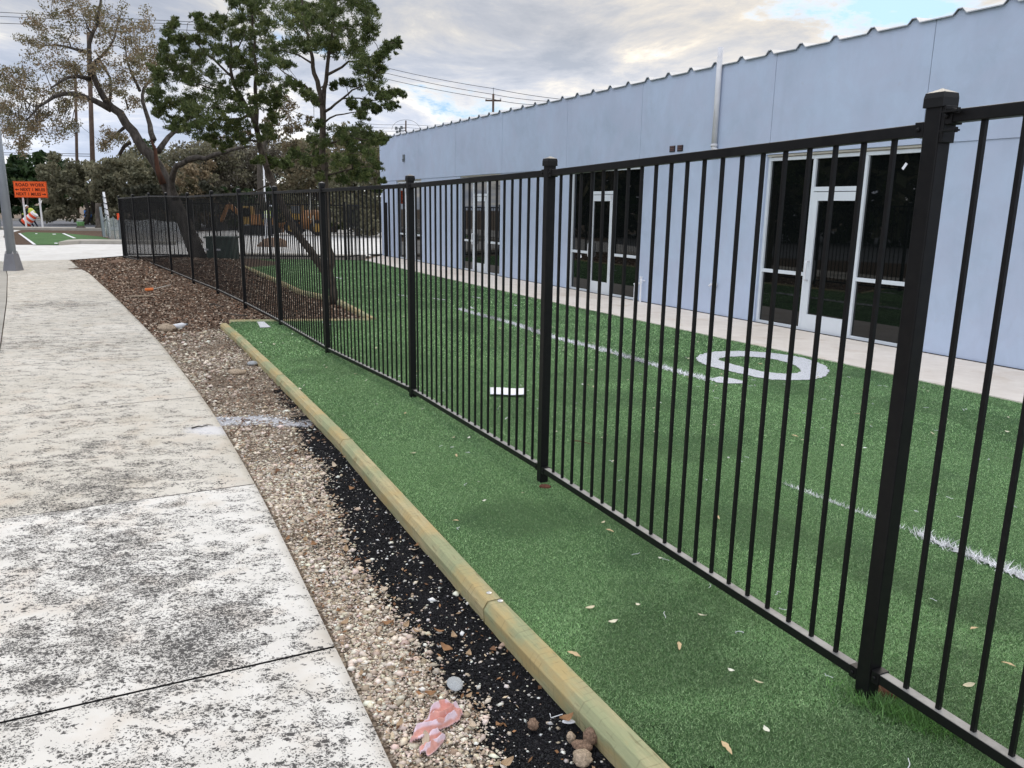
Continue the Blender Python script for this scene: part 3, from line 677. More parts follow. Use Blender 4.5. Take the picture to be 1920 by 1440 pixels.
for i in range(12):
    a, b_ = FP[i], FP[i + 1]; d = (b_ - a)[:2]; Ln = np.linalg.norm(d); d = d / Ln; dd = np.array([d[0], d[1], 0]); sd = np.array([-d[1], d[0], 0]) * .006
    za, zb = APEX[i] - .075 - RH / 2, APEX[i + 1] - .075 - RH / 2
    pa = a * [1, 1, 0] + dd * (PW / 2 + .001); pb = b_ * [1, 1, 0] - dd * (PW / 2 + .001)
    if i == 0: za -= .01; zb += .012
    if i == 1: za -= .018
    zr = lambda t: za + (zb - za) * t
    for nm, dz in (('top_rail', 0), ('bottom_rail', -1.755)):
        mb = MB().bar(pa + [0, 0, za + dz], pb + [0, 0, zb + dz], .038, RH)
        obj(nm, mb, 'sheen_dust_steel' if dz else 'black_steel', fence, org=(pa + pb) / 2 + np.array([0, 0, zr(.5) + dz]), bevel=.003)
        for e, pe, ze in ((-1, pa, za), (1, pb, zb)):      # bracket cup where the rail meets the post
            if i > 3: continue
            c = pe + [0, 0, ze + dz] - dd * e * .016
            mb = MB().box(c, .030, .046, RH + .008, dd, (-d[1], d[0], 0)); mb.lathe(c + np.array([-d[1], d[0], 0]) * .024, [(.007, 0), (.007, .004), (.004, .006)], 8, ax=(-d[1], d[0], 0))
            obj('rail_bracket', mb, 'black_steel', fence, org=c, bevel=.002)
    for k in range(20):
        t = (k + 1) / 21; q = pa + (pb - pa) * t; zt = zr(t)
        q0 = q + [0, 0, zt - 1.755 + RH / 2 - .006]; q1 = q + [0, 0, zt - RH / 2 + .004]
        w = .0130
        if i < 5:
            mb = MB().box((q0 + q1) / 2, w, w, q1[2] - q0[2], dd, (-d[1], d[0], 0)); obj('picket', mb, 'black_steel', fence, org=q0)
        else: pick_rest.box((q0 + q1) / 2, w, w, q1[2] - q0[2], dd, (-d[1], d[0], 0))
tag(obj('picket', pick_rest, 'black_steel', fence, org=FP[8]), kind='stuff')
# hinge plates on the near post
d = fd[1] / np.linalg.norm(fd[1]); dd = -np.array([d[0], d[1], 0]); sd = np.array([d[1], -d[0], 0])
for dz, ln in ((-.070, .055), (-.121, .055)):
    c = FP[1] * [1, 1, 0] + dd * .040 - sd * .034 + [0, 0, APEX[1] + dz]
    mb = MB().bar(c, c + dd * ln * .9, .020, .005); mb.lathe(c + dd * ln * .82 + np.array([0, 0, -.006]), [(.005, 0), (.005, .014)], 8)
    obj('hinge_plate', mb, 'black_steel', fence, org=c)
c = FP[1] * [1, 1, 0] + dd * (PW / 2 + .006) + [0, 0, APEX[1] - .10]
obj('hinge_block', MB().box(c, .012, .05, .10, dd, (sd[0], sd[1], 0)), 'black_steel', fence, org=c, bevel=.002)

# ------------------------------------------------------------------ fence across the far end of the turf, with open gate
def cross_fence(name, pts, label, hgt, gaps=()):
    r = empty(name, pts[0]); tag(r, label, 'fence')
    pk = MB(); n = 0
    for i, p in enumerate(pts):
        p = np.array(p); mb = MB().box((p[0], p[1], (hgt + .04) / 2 - .03), .06, .06, hgt + .1); o = obj('fence_post', mb, 'black_steel', r, org=p)
        obj('post_cap', MB().box((p[0], p[1], hgt + .04), .072, .072, .03), 'black_steel', o)
    for i in range(len(pts) - 1):
        if i in gaps: continue
        a, b_ = np.array(pts[i], float), np.array(pts[i + 1], float)
        for nm, z in (('top_rail', hgt - .05), ('bottom_rail', .09)): obj(nm, MB().bar(a + [0, 0, z], b_ + [0, 0, z], .03, .036), 'black_steel', r, org=(a + b_) / 2)
        m_ = int(np.linalg.norm(b_ - a) / .115)
        for k in range(1, m_):
            q = a + (b_ - a) * k / m_
            if n < 60: obj('picket', MB().box((q[0], q[1], hgt / 2 + .02), .016, .016, hgt - .14), 'black_steel', r, org=q)
            else: pk.box((q[0], q[1], hgt / 2 + .02), .016, .016, hgt - .14)
            n += 1
    if pk.n: tag(obj('picket', pk, 'black_steel', r, org=pts[0]), kind='stuff')
    return r
g1 = G(649, 487); g2 = G(675, 484)
cross_fence('yard_fence', [(-9.8, 24.42, 0), (-7.5, 24.5, 0), (g1[0], g1[1], 0)][::1], 'low black picket fence crossing the far end of the turf to the gate', 1.70)
cross_fence('yard_fence_end', [(-11.95, 24.45, 0), (-9.87, 24.42, 0)], 'black picket fence panel behind the oak joining the long fence corner', 1.70)
gate = empty('yard_gate', (g1[0] + .08, g1[1], 0)); tag(gate, 'black mesh gate with a dark kick panel standing beside the far fence post', 'gate')
e0 = np.array([g1[0] + .10, g1[1] + .02, 0]); e1 = np.array([g2[0], g2[1], 0]); dv = e1 - e0
mb = MB().bar(e0, e0 + [0, 0, 1.68], .04, .04, up=(0, 1, 0)); mb.bar(e1, e1 + [0, 0, 1.68], .05, .05, up=(0, 1, 0)); mb.bar(e0 + [0, 0, 1.66], e1 + [0, 0, 1.66], .04, .04); mb.bar(e0 + [0, 0, .1], e1 + [0, 0, .1], .04, .04)
obj('gate_frame', mb, 'black_steel', gate)
mb = MB()
for k in range(1, 6): q = e0 + dv * k / 6; mb.bar(q + [0, 0, .1], q + [0, 0, 1.66], .014, .014, up=(0, 1, 0))
obj('gate_pickets', mb, 'black_steel', gate)
mb = MB(); 
for k in range(26): z = .95 + k * .027; mb.bar(e0 + [0, 0, z], e1 + [0, 0, z], .008, .012)
obj('gate_mesh', mb, 'gate_mesh', gate)
gp = G(736, 480); o = obj('gate_post', MB().box((gp[0] - .1, gp[1] - .5, .86), .06, .06, 1.75), 'black_steel', org=(gp[0] - .1, gp[1] - .5, 0), bevel=.003)
tag(o, 'single black gate post standing in front of the far corner of the building', 'post')
mb = MB(); mb.box((gp[0] - .1, gp[1] - .5, 1.75), .074, .074, .03); obj('post_cap', mb, 'black_steel', o)

# ------------------------------------------------------------------ building
bld = empty('building', (A0[0], A0[1], 0)); tag(bld, 'long single storey building with blue grey stucco wall and ribbed metal roof', 'building')
UN = [(1.45, 4.00, 2.35, 3.13), (7.00, 9.35, 7.88, 8.62), (12.50, 14.84, 13.32, 14.09), (17.62, 19.80, 18.35, 19.08)]
ZR = 2.45; S0, S1 = -9.0, 21.33; ZT = 3.82
def bbox(mb, s0, s1, d0, d1, z0, z1): return mb.box(B3((s0 + s1) / 2, (d0 + d1) / 2, (z0 + z1) / 2), s1 - s0, d1 - d0, z1 - z0, BU, BN)
mb = MB(); e = [S0] + [v for u in UN for v in u[:2]] + [S1]
for k in range(0, len(e), 2): bbox(mb, e[k], e[k + 1], .014, .20, -.04, ZR - .002)
bbox(mb, S1 - .2, S1, .20, 18, -.04, ZT); bbox(mb, S0, S1 - .2, 17.8, 18, -.04, ZT); bbox(mb, S0, S0 + .2, .2, 17.8, -.04, ZT)
w0 = obj('wall', mb, 'stucco', bld)
# upper wall band, panels separated by thin reveals, profile following the roof ribs
RIB0, RIBS = .135, .5615
def upper(sa, sb, mb):
    pts = [sa]; k = math.ceil((sa - RIB0) / RIBS) - 1
    prof = []
    s = sa; prof.append((sa, ZT))
    while True:
        c = RIB0 + k * RIBS; k += 1
        for ds, dz in ((-.070, 0), (-.024, .047), (.024, .047), (.070, 0)):
            if sa + .01 < c + ds < sb - .01: prof.append((c + ds, ZT + dz))
        if c > sb: break
    prof.append((sb, prof[-1][1] if prof[-1][1] == ZT else ZT)); n = len(prof)
    V = []
    for d in (0.0, .2):
        V += [B3(s_, d, ZR) for s_, z in prof] + [B3(s_, d, z) for s_, z in prof]
    F = []
    for i in range(n - 1):
        F.append((i, i + 1, n + i + 1, n + i)); F.append((2 * n + i, 3 * n + i, 3 * n + i + 1, 2 * n + i + 1)); F.append((n + i, n + i + 1, 3 * n + i + 1, 3 * n + i)); F.append((i, 2 * n + i, 2 * n + i + 1, i + 1))
    F += [(0, n, 3 * n, 2 * n), (n - 1, 3 * n - 1, 4 * n - 1, 2 * n - 1)]
    mb.add(V, F)
js_ = [S0, -3.6, -.95, 1.55, 3.95, 7.03, 9.51, 12.4, 15.1, 17.78, S1]
mb = MB()
for a, b_ in zip(js_[:-1], js_[1:]): upper(a + .004, b_ - .004, mb)
obj('upper_wall', mb, 'stucco', bld)
mb = MB(); bbox(mb, S0 + .1, S1 - .1, .008, .05, ZR + .006, ZT - .02) ; obj('joint_backing', mb, 'silt_post', bld)
# roof: ribbed sheet
prof = []; k = math.floor((S0 - RIB0) / RIBS)
while RIB0 + k * RIBS < S1:
    c = RIB0 + k * RIBS; k += 1
    for ds, dz in ((-.080, 0), (-.028, .058), (.028, .058), (.080, 0)):
        if S0 < c + ds < S1: prof.append((c + ds, dz))
prof = [(S0, 0)] + prof + [(S1, 0)]; n = len(prof); V = []
for d, z in ((-.035, ZT + .002), (9.0, ZT + .55), (18.1, ZT + .01)):
    V += [B3(s_, d, z + dz) for s_, dz in prof]
for d, z in ((-.035, ZT - .010),): V += [B3(s_, d, z + dz) for s_, dz in prof]
F = [(j * n + i, (j + 1) * n + i, (j + 1) * n + i + 1, j * n + i + 1) for j in range(2) for i in range(n - 1)] + [(3 * n + i, i, i + 1, 3 * n + i + 1) for i in range(n - 1)]
mb = MB(); mb.add(V, F); obj('roof', mb, 'roof_metal', bld)

def storefront(u, idx):
    s0, s1, dl, dr = u; fw = .048; H = 2.36; top = ZR - .03
    mb = MB(); D0, D1 = .055, .12
    for a, b_, z0, z1 in ((s0, s0 + fw, 0, top), (s1 - fw, s1, 0, top), (dl - fw, dl, 0, H), (dr, dr + fw, 0, H), (s0 + fw, s1 - fw, H, H + .045), (s0 + fw, dl - fw, 0.0, .05), (dr + fw, s1 - fw, 0.0, .05), (s0 + fw, dl - fw, .77, .82), (dr + fw, s1 - fw, .77, .82), (dl, dr, 1.925, 1.985)):
        bbox(mb, a, b_, D0, D1, z0, z1)
    f = obj('storefront', mb, 'white_frame', bld, org=B3((s0 + s1) / 2, 0, 0), bevel=.003)
    mb = MB(); bbox(mb, s0, s1, .03, .16, top, ZR - .004); bbox(mb, s0 + fw, s1 - fw, .075, .12, H + .045, top); obj('header', mb, 'cream_trim', f)
    for a, b_, z0, z1 in ((s0 + fw, dl - fw, .05, .77), (s0 + fw, dl - fw, .82, H), (dr + fw, s1 - fw, .05, .77), (dr + fw, s1 - fw, .82, H), (dl, dr, 1.985, H)):
        mb = MB(); bbox(mb, a, b_, .088, .098, z0, z1); obj('pane', mb, 'dark_glass', f, org=B3((a + b_) / 2, .09, z0))
    mb = MB(); g = .006; st = .085
    for a, b_, z0, z1 in ((dl + g, dl + st, .012, 1.915), (dr - st, dr - g, .012, 1.915), (dl + st, dr - st, .012, .245), (dl + st, dr - st, 1.80, 1.915)): bbox(mb, a, b_, .05, .105, z0, z1)
    obj('door', mb, 'white_frame', f, org=B3(dl, .05, 0), bevel=.002)
    mb = MB(); bbox(mb, dl + st, dr - st, .075, .085, .245, 1.80); obj('door_glass', mb, 'dark_glass', f)
    h0, h1 = B3(dr - .045, .05, .72), B3(dr - .045, .05, .98)
    mb = MB(); mb.tube([h0, h0 - BN * .055, h0 - BN * .06 + [0, 0, .03], h1 - BN * .06 - [0, 0, .03], h1 - BN * .055, h1], .012, 8)
    obj('door_handle', mb, 'white_plastic', f, smooth=True)
    mb = MB(); bbox(mb, dl + .015, dl + .05, .03, .055, 1.84, 1.915); obj('door_closer', mb, 'pvc', f)
    mb = MB(); bbox(mb, dl, dr, .02, .12, -.02, .010); obj('threshold', mb, 'dark_vent', f)
    # dark room behind: reveals
    mb = MB(); bbox(mb, s0, s1, .125, .13, 0.0, ZR - .01); obj('backing', mb, 'rubber', f)
    st_ = {0: [(1.80, 2.21, .035, .085, 35), (2.375, 2.27, .03, .07, 40)], 1: [(8.98, .70, .05, .06, -30)], 3: [(19.3, 2.14, .05, .09, 0), (19.2, 2.14, .04, .09, 0)]}.get(idx, [])
    for (s_, z, w, h, an) in st_:
        ca, sa = math.cos(R(an)), math.sin(R(an)); ax = BU * ca + np.array([0, 0, sa]); az = -BU * sa + np.array([0, 0, ca])
        mb = MB().box(B3(s_, .085, z), w, h, .002, ax, az, BN); obj('sticker', mb, 'paper', f)
    return f
for i, u in enumerate(UN): storefront(u, i)
# pipe with elbow
mb = MB(); c = .055
mb.tube([B3(5.06, -c, 2.63), B3(5.06, -c, 4.07)], .042, 16)
mb.tube([B3(5.06, -c, 2.66), B3(5.06, -c, 2.62)], .052, 16)
mb.tube([B3(5.06, -c, 2.64), B3(5.055, -c, 2.59), B3(5.03, -c + .01, 2.555), B3(4.98, -c + .02, 2.54), B3(4.93, .02, 2.54)], .043, 14)
obj('vent_pipe', mb, 'pvc', bld, smooth=True)
for s_ in (6.13, 5.93):
    mb = MB(); bbox(mb, s_ - .07, s_ + .07, -.012, .01, 2.60, 2.70); o = obj('wall_vent', mb, 'dark_vent', bld, bevel=.003)
    mb = MB(); [bbox(mb, s_ - .05, s_ + .05, -.018, -.012, z, z + .014) for z in (2.622, 2.650, 2.678)]; obj('vent_louvre', mb, 'rust_grille', o)
mb = MB(); bbox(mb, 18.93, 19.07, -.03, .01, 3.05, 3.2); mb.box(B3(19, -.03, 3.03), .06, .06, .08, BU, BN); obj('wall_light', mb, 'silt_post', bld)
# hose bib: two standpipes and a tap
mb = MB(); mb.tube([B3(6.86, -.10, 0), B3(6.86, -.10, .33)], .014, 10); mb.tube([B3(6.72, -.07, 0), B3(6.72, -.07, .44)], .017, 10)
mb.tube([B3(6.88, -.10, .33), B3(6.70, -.07, .36)], .016, 10); mb.tube([B3(6.72, -.07, .36), B3(6.72, -.07, .42), B3(6.72, -.07, .46)], [.024, .028, .012], 10); mb.tube([B3(6.72, -.07, .40), B3(6.72, .02, .40)], .014, 8)
mb.lathe(B3(6.72, -.07, .46), [(.035, 0), (.035, .012)], 10); obj('standpipe', mb, 'white_plastic', bld, smooth=False)
mb = MB(); mb.tube([B3(4.90, .02, .50), B3(4.90, -.06, .50), B3(4.92, -.09, .47)], .018, 10); mb.lathe(B3(4.86, -.01, .50), [(.045, 0), (.045, .01)], 12, ax=-BN); obj('wall_tap', mb, 'pvc', bld)
# walkway along the wall
mb = MB(); we = WALK_E; cut_ = []
a = [tuple(B3(s_, .02, 0)[:2]) for s_ in (S0, 0, 10, 18, S1 - .05)]
mb.poly([(9.2, -1.6)] + [tuple(p) for p in resample(WALK_E, .5)] + a[::-1], z=.012, thick=.08)
tag(obj('walkway', mb, 'walk_concrete'), kind='structure')
mb = MB(); bbox(mb, S0, S1, -.004, .016, .0, .020); tag(obj('wall_base_joint', mb, 'joint_dark', bld))

# ------------------------------------------------------------------ pebbles, chips, litter (uncountable)
def rocks(name, x, y, size, zf, c0, c1, label, flat=.48, mat='stone_tint', cat='gravel'):
    n = len(x); base = np.array([(0, 0, 1), (.9, 0, .1), (.28, .86, -.05), (-.73, .53, .12), (-.73, -.53, -.1), (.28, -.86, .05), (0, 0, -.9)], float)
    FT = np.array([(0, 1, 2), (0, 2, 3), (0, 3, 4), (0, 4, 5), (0, 5, 1), (6, 2, 1), (6, 3, 2), (6, 4, 3), (6, 5, 4), (6, 1, 5)])
    V = base[None] * (1 + .35 * (rng.random((n, 7, 1)) - .5)) * (1 + .2 * (rng.random((n, 7, 3)) - .5))
    V[:, :, 0] *= (.75 + .7 * rng.random((n, 1))); V[:, :, 2] *= flat
    a = rng.random(n) * 6.283; t = rng.normal(0, .35, n); ct, st_ = np.cos(t)[:, None], np.sin(t)[:, None]
    yy = V[:, :, 1] * ct - V[:, :, 2] * st_; zz = V[:, :, 1] * st_ + V[:, :, 2] * ct
    ca, sa = np.cos(a)[:, None], np.sin(a)[:, None]; xx = V[:, :, 0] * ca - yy * sa; yy = V[:, :, 0] * sa + yy * ca
    s_ = size[:, None]; V = np.stack([x[:, None] + xx * s_, y[:, None] + yy * s_, zf(x, y)[:, None] + s_ * flat * .35 + zz * s_], -1)
    F = (np.arange(n)[:, None, None] * 7 + FT[None]).reshape(-1, 3)
    q = rng.random((n, 1)); tint = (np.array(c0) * (1 - q) + np.array(c1) * q) * (.7 + .55 * rng.random((n, 1))); tint *= (1 + .12 * (rng.random((n, 3)) - .5)); pm = (samp(paintm, x, y) > .25 + .5 * rng.random(n))[:, None]; tint = np.where(pm, .72, tint)
    o = mesh_np(name, V.reshape(-1, 3), F, mat, tint=np.repeat(np.clip(tint, 0, .85), 10, 0)); return tag(o, label, cat, kind='stuff')
def soilz(x, y):
    i = np.clip(((x + 15) / .06), 0, nx - 2); j = np.clip(((y + 1.5) / .06), 0, ny - 2); a, b_ = i.astype(int), j.astype(int); return hz[b_, a]
def samp(A, x, y):
    a = np.clip(((x + 15) / .06).astype(int), 0, nx - 1); b_ = np.clip(((y + 1.5) / .06).astype(int), 0, ny - 1); return A[b_, a]
STRIP = [tuple(p) for p in offset(SW_R, -.02) if p[1] < 11.8] + [(-4.2, 11.25)] + [tuple(p) for p in offset(TIMB_C, .045)[::-1]]
xs, ys, ss = [], [], []
for dn, y0, y1, s_ in ((24000, .8, 3.4, .0045), (14000, 3.4, 5.2, .0052), (5200, 5.2, 7.6, .0068), (2000, 7.6, 11.6, .0095)):
    x, y = scatter(STRIP, dn, -6, 2, y0, y1)
    keep = rng.random(len(x)) < np.clip(samp(gravel, x, y) * 1.25 - .34 + 1.3 * (fbm(x, y, 3.1, 88) - .5) - .10 * np.clip(y - 3.6, 0, 2), .03, 1) * np.clip(1 - 1.6 * samp(black, x, y) , .015, 1)
    x, y = x[keep], y[keep]; xs.append(x); ys.append(y); ss.append(s_ * np.minimum(np.exp(rng.normal(0, .45, len(x))), 2.2) * np.where(rng.random(len(x)) < .10, 2.0, .95))
xs, ys, ss = map(np.concatenate, (xs, ys, ss))
rocks('limestone_gravel', xs, ys, ss, soilz, (.38, .29, .21), (.86, .77, .65), 'pale beige limestone gravel between the sidewalk and the timbers')
# white chips over the black crumb rubber
x, y = scatter(STRIP, 900, -3, 2, .8, 6); k = samp(black, x, y) > .5; x, y = x[k], y[k]
rocks('white_chips', x, y, .0035 * np.exp(rng.normal(0, .6, len(x))), soilz, (.5, .48, .44), (.82, .80, .76), 'small white stone chips sprinkled over the black crumb rubber')
x, y = scatter(STRIP, 60000, -3, 2, .8, 5.5); k = samp(black, x, y) + .30 * rng.random(len(x)) > .47; k |= rng.random(len(x)) < .10 * (fbm(x, y, 2.5, 19) > .5); x, y = x[k], y[k]
rocks('crumb_rubber', x, y, .0026 * np.exp(rng.normal(0, .4, len(x))), soilz, (.004, .004, .005), (.035, .035, .038), 'loose black crumb rubber heaped along the timbers', cat='crumb rubber')
# flat chips / leaf litter
def flakes(name, x, y, size, zf, cols, label, cat='mulch', asp=.45, tilt=.35, lift=.004):
    n = len(x); a = rng.random(n) * 6.283; L_ = size * (.6 + .9 * rng.random(n)); w = L_ * asp * (.5 + rng.random(n)); u = np.stack([np.cos(a), np.sin(a), rng.normal(0, tilt, n)], -1); v = np.stack([-np.sin(a), np.cos(a), rng.normal(0, tilt, n)], -1)
    c = np.stack([x, y, zf(x, y) + lift + size * .2 * rng.random(n)], -1)
    V = np.stack([c - u * L_[:, None] / 2, c - v * w[:, None] / 2 + u * .1 * L_[:, None], c + u * L_[:, None] / 2, c + v * w[:, None] / 2], 1)
    ci = rng.integers(0, len(cols), n); tint = np.array(cols)[ci] * (.6 + .7 * rng.random((n, 1)))
    o = mesh_np(name, V.reshape(-1, 3), np.arange(n * 4).reshape(n, 4), 'litter', tint=np.clip(tint, 0, .8)); return tag(o, label, cat, kind='stuff')
MULCH = [tuple(p) for p in offset(SW_R, -.02) if 9.5 < p[1] < 23.5] + [(-12.4, 25)] + [(-8.5, 24.4)] + TREEWELL[::-1][1:] + [(-4.1, 11.2), (-4.15, 11.0), (-4.4, 9.6)]
MC = [(.16, .10, .07), (.24, .16, .11), (.36, .27, .20), (.09, .055, .04), (.50, .42, .33), (.22, .12, .075)]
x, y = scatter(MULCH, 900, -14, -1.5, 9.4, 17)
flakes('wood_mulch', x, y, .042, soilz, MC, 'brown wood chip mulch along the fence and round the trees')
x, y = scatter(MULCH, 330, -14, -3, 17, 25); flakes('wood_mulch_far', x, y, .06, soilz, MC, 'darker wood chip mulch under the leaning oak')
x, y = scatter(STRIP, 1500, -6, 2, .8, 5.5); k = rng.random(len(x)) < np.where(samp(black, x, y) > .5, .12, .55) * fbm(x, y, 2.2, 41) * 1.5; x, y = x[k], y[k]
flakes('leaf_crumbs', x, y, .017, soilz, [(.30, .16, .08), (.42, .29, .18), (.15, .08, .045), (.52, .42, .30)], 'brown leaf crumbs among the gravel', 'leaf litter', lift=.008)
x, y = scatter(STRIP, 1500, -6, 2, 5.5, 11.8); k = rng.random(len(x)) < .2 + .7 * (1 - samp(gravel, x, y)); x, y = x[k], y[k]
flakes('bark_litter', x, y, .03, soilz, MC[:4], 'dark bark and leaf litter on the far gravel', 'leaf litter', lift=.008)
# pale specks on the turf
x, y = scatter(TURF, 5, -8, 7, 2, 24, lambda a, b_: b_ > 5); flakes('pale_specks', x, y, .022, lambda a, b_: np.full(len(a), .010), [(.62, .60, .48), (.72, .72, .70)], 'tiny pale leaf specks scattered over the turf', 'litter', asp=.4, lift=.004)
# thin white plastic shreds
x, y = scatter(TURF, 3.2, -1, 4, 1.5, 8)
def shreds(x, y):
    mb = MB()
    for a, b_ in zip(x, y):
        an = rng.random() * 6.28; p = np.array([a, b_, mound(a, b_) + .016]); pts = [p]
        for k in range(4): an += rng.normal(0, .9); pts.append(pts[-1] + np.array([math.cos(an), math.sin(an), 0]) * .012 * (.5 + rng.random()))
        mb.tube(pts, .0012, 4, False)
    return mb
tag(obj('white_shreds', shreds(x, y), 'white_plastic'), 'thin curled white fibres loose on the turf', 'litter', kind='stuff')
# fallen twigs
def twig(name, pts, r, label, mat='bark_brush', cat='twig', group=None):
    mb = MB().tube(pts, [r * (1 - .6 * i / (len(pts) - 1)) for i in range(len(pts))], 6); return tag(obj(name, mb, mat, org=pts[0], smooth=True), label, cat, group)
def wig(p0, p1, n, j, z):
    a, b_ = np.array(p0), np.array(p1); return [a + (b_ - a) * k / n + np.r_[rng.normal(0, j, 2), 0] + [0, 0, z * (rng.random())] for k in range(n + 1)]
twig('twig', wig(G(462, 592, ZG + .03), G(398, 588, ZG + .02), 6, .03, .03), .012, 'bent grey twig lying on the mulch before the turf corner')
twig('twig', wig(G(393, 574, ZG + .05), G(430, 578, ZG + .03), 5, .03, .05), .012, 'short curved root under the fence by the mulch')
twig('twig', wig(G(1075, 827, .02), G(1110, 832, .02), 5, .012, .01), .004, 'thin brown twig on the turf behind the fence', mat='rust_soil')
twig('twig', wig(G(360, 803, ZG + .03), G(402, 798, ZG + .03), 4, .01, .01), .006, 'thin dark stick at the sidewalk edge by the white paint spill', mat='bark_oak')

# ------------------------------------------------------------------ individual leaves
def leafmesh(name, Ln, w, curl, c, seed):
    r = np.random.default_rng(seed); n = 7; V = []; 
    for i in range(n + 1):
        t = i / n; ww = w * math.sin(math.pi * min(1, t * 1.02 + .01)) ** .8 * (1 + .12 * r.normal()); z = curl * (t - .5) ** 2 * Ln * 3
        V += [((t - .5) * Ln, -ww / 2, z + abs(curl) * w * .6), ((t - .5) * Ln, 0, z), ((t - .5) * Ln, ww / 2, z + abs(curl) * w * .7)]
    F = []
    for i in range(n): F += [(i * 3, i * 3 + 3, i * 3 + 4, i * 3 + 1), (i * 3 + 1, i * 3 + 4, i * 3 + 5, i * 3 + 2)]
    V = np.array(V); V[:, 2] -= V[:, 2].min(); m = len(V)
    V2 = V + [0, 0, .0007]; F2 = [tuple(k + m for k in f) for f in F]; F = [tuple(reversed(f)) for f in F] + F2
    me = bpy.data.meshes.new(name); me.from_pydata([tuple(v_) for v_ in np.r_[V, V2]], [], F); me.materials.append(MATS['litter'])
    ca = me.color_attributes.new('tint', 'FLOAT_COLOR', 'POINT'); ca.data.foreach_set('color', np.tile(np.r_[c, 1.0], 2 * m).astype(np.float32)); return me
TURFLEAF = [leafmesh('fallen_leaf', l, w, cu, c, i) for i, (l, w, cu, c) in enumerate([(.05, .020, .10, (.62, .55, .38)), (.042, .022, .16, (.70, .66, .50)), (.055, .017, -.12, (.58, .44, .26)), (.035, .02, .2, (.72, .72, .60))])]
BROWNLEAF = [leafmesh('fallen_leaf', l, w, cu, c, 9 + i) for i, (l, w, cu, c) in enumerate([(.055, .028, .28, (.30, .17, .09)), (.048, .024, .35, (.42, .30, .19)), (.06, .026, .22, (.50, .41, .31)), (.045, .025, -.3, (.18, .10, .06))])]
def put_leaf(me, p, label, group):
    o = bpy.data.objects.new('fallen_leaf', me); o.location = Vector(p); o.rotation_euler = (rng.normal(0, .18), rng.normal(0, .18), rng.random() * 6.28); s_ = .6 + .5 * rng.random(); o.scale = (s_, s_, s_); COL.objects.link(o); return tag(o, label, 'leaf', group)
for q, lb in (((1143, 1000), 'tan leaf on the turf strip below the third fence panel'), ((1316, 1164), 'pale leaf on the turf strip nearest the long foreground timber'), ((1196, 1141), 'small cream leaf on the turf strip right of the nailed joint'), ((908, 943), 'pale round leaf on the turf strip near the bent timber'), ((1420, 1303), 'cream flake on the turf strip left of the near post foot'), ((1825, 1190), 'broad cream leaf on the turf right of the near post'), ((1888, 1264), 'long cream leaf right of the near post near the picture edge'), ((1812, 1313), 'narrow tan leaf behind the pickets right of the near post'), ((1238, 1052), 'tiny pale leaf beside the bottom rail of the near panel'), ((792, 770), 'curled pinkish leaf near the third fence post foot'), ((760, 778), 'pale green leaf on the turf strip near the third fence post')):
    p = G(*q, .0); p[2] = mound(p[0], p[1]) + .014; put_leaf(TURFLEAF[int(rng.integers(4))], p, lb, None)
x, y = scatter(TURF, 2.2, -2, 6, 3.6, 12, lambda a, b_: a > -.65 * (b_ - 4) + .9)
for a, b_ in list(zip(x, y))[:80]: put_leaf(TURFLEAF[int(rng.integers(4))], (a, b_, mound(a, b_) + .014), 'small pale dry leaf on the green turf behind the fence', 'dry leaves scattered on the turf behind the fence')
x, y = scatter(T_IN + [(-4.03, 11.17), (-3.3, 11.25), (-3.15, 10.9), (-2.0, 8.8), (-.8, 6.7), (.25, 4.5), (1.25, 2.3), (2, .6)], 4, -5, 2, 2, 11)
for a, b_ in list(zip(x, y))[:30]: put_leaf(TURFLEAF[int(rng.integers(4))], (a, b_, mound(a, b_) + .014), 'tiny pale leaf on the narrow turf strip before the fence', 'tiny leaves on the turf strip')
x, y = scatter(STRIP, 34, -3, 2, 1.6, 5.5); k = rng.random(len(x)) < np.where(samp(black, x, y) > .5, .35, .8)
for a, b_ in list(zip(x[k], y[k]))[:95]:
    dk = samp(black, np.array([a]), np.array([b_]))[0] > .5
    put_leaf(BROWNLEAF[int(rng.integers(4))], (a, b_, float(soilz(np.array([a]), np.array([b_]))[0]) + .014), 'dry brown leaf on the black crumb rubber' if dk else 'dry brown leaf on the beige gravel by the sidewalk', 'leaves on the crumb rubber' if dk else 'leaves on the gravel')

# ------------------------------------------------------------------ stones and litter
def blob(name, p, r, mat, label, cat, seed, lumps=.3, sub=3, group=None, sc=(1, 1, 1)):
    bm = bmesh.new(); bmesh.ops.create_icosphere(bm, subdivisions=sub, radius=1); rr = np.random.default_rng(seed); ds_ = [(Vector(rr.normal(size=3)).normalized(), rr.random()) for _ in range(14)]
    for v_ in bm.verts:
        n_ = v_.co.normalized(); f = 1 + lumps * .30 * math.sin(19 * n_.x + seed) * math.sin(17 * n_.y) * math.sin(15 * n_.z + 1) + lumps * sum((a * max(0, n_.dot(q)) ** 3) for q, a in ds_) * .35 + lumps * .12 * math.sin(7 * n_.x + 5 * n_.y) * math.cos(6 * n_.z + seed)
        f += rr.normal() * .02; v_.co = Vector((n_.x * r * f * sc[0], n_.y * r * f * sc[1], n_.z * r * f * sc[2]))
    me = bpy.data.meshes.new(name); bm.to_mesh(me); bm.free(); me.materials.append(MATS[mat]); me.polygons.foreach_set('use_smooth', [True] * len(me.polygons))
    o = bpy.data.objects.new(name, me); o.location = Vector(p); COL.objects.link(o); return tag(o, label, cat, group)
blob('stone', G(853, 1282, ZG + .016), .033, 'grey_stone', 'flat grey oval stone at the edge of the black crumb rubber', 'stone', 1, .12, sc=(.85, 1.3, .28)).rotation_euler.z = .3
blob('rock', G(1092, 1424, ZG + .02), .024, 'pale_rock', 'lumpy pale brown rock at the bottom edge of the picture', 'rock', 2, .8, sc=(1, 1.1, .8))
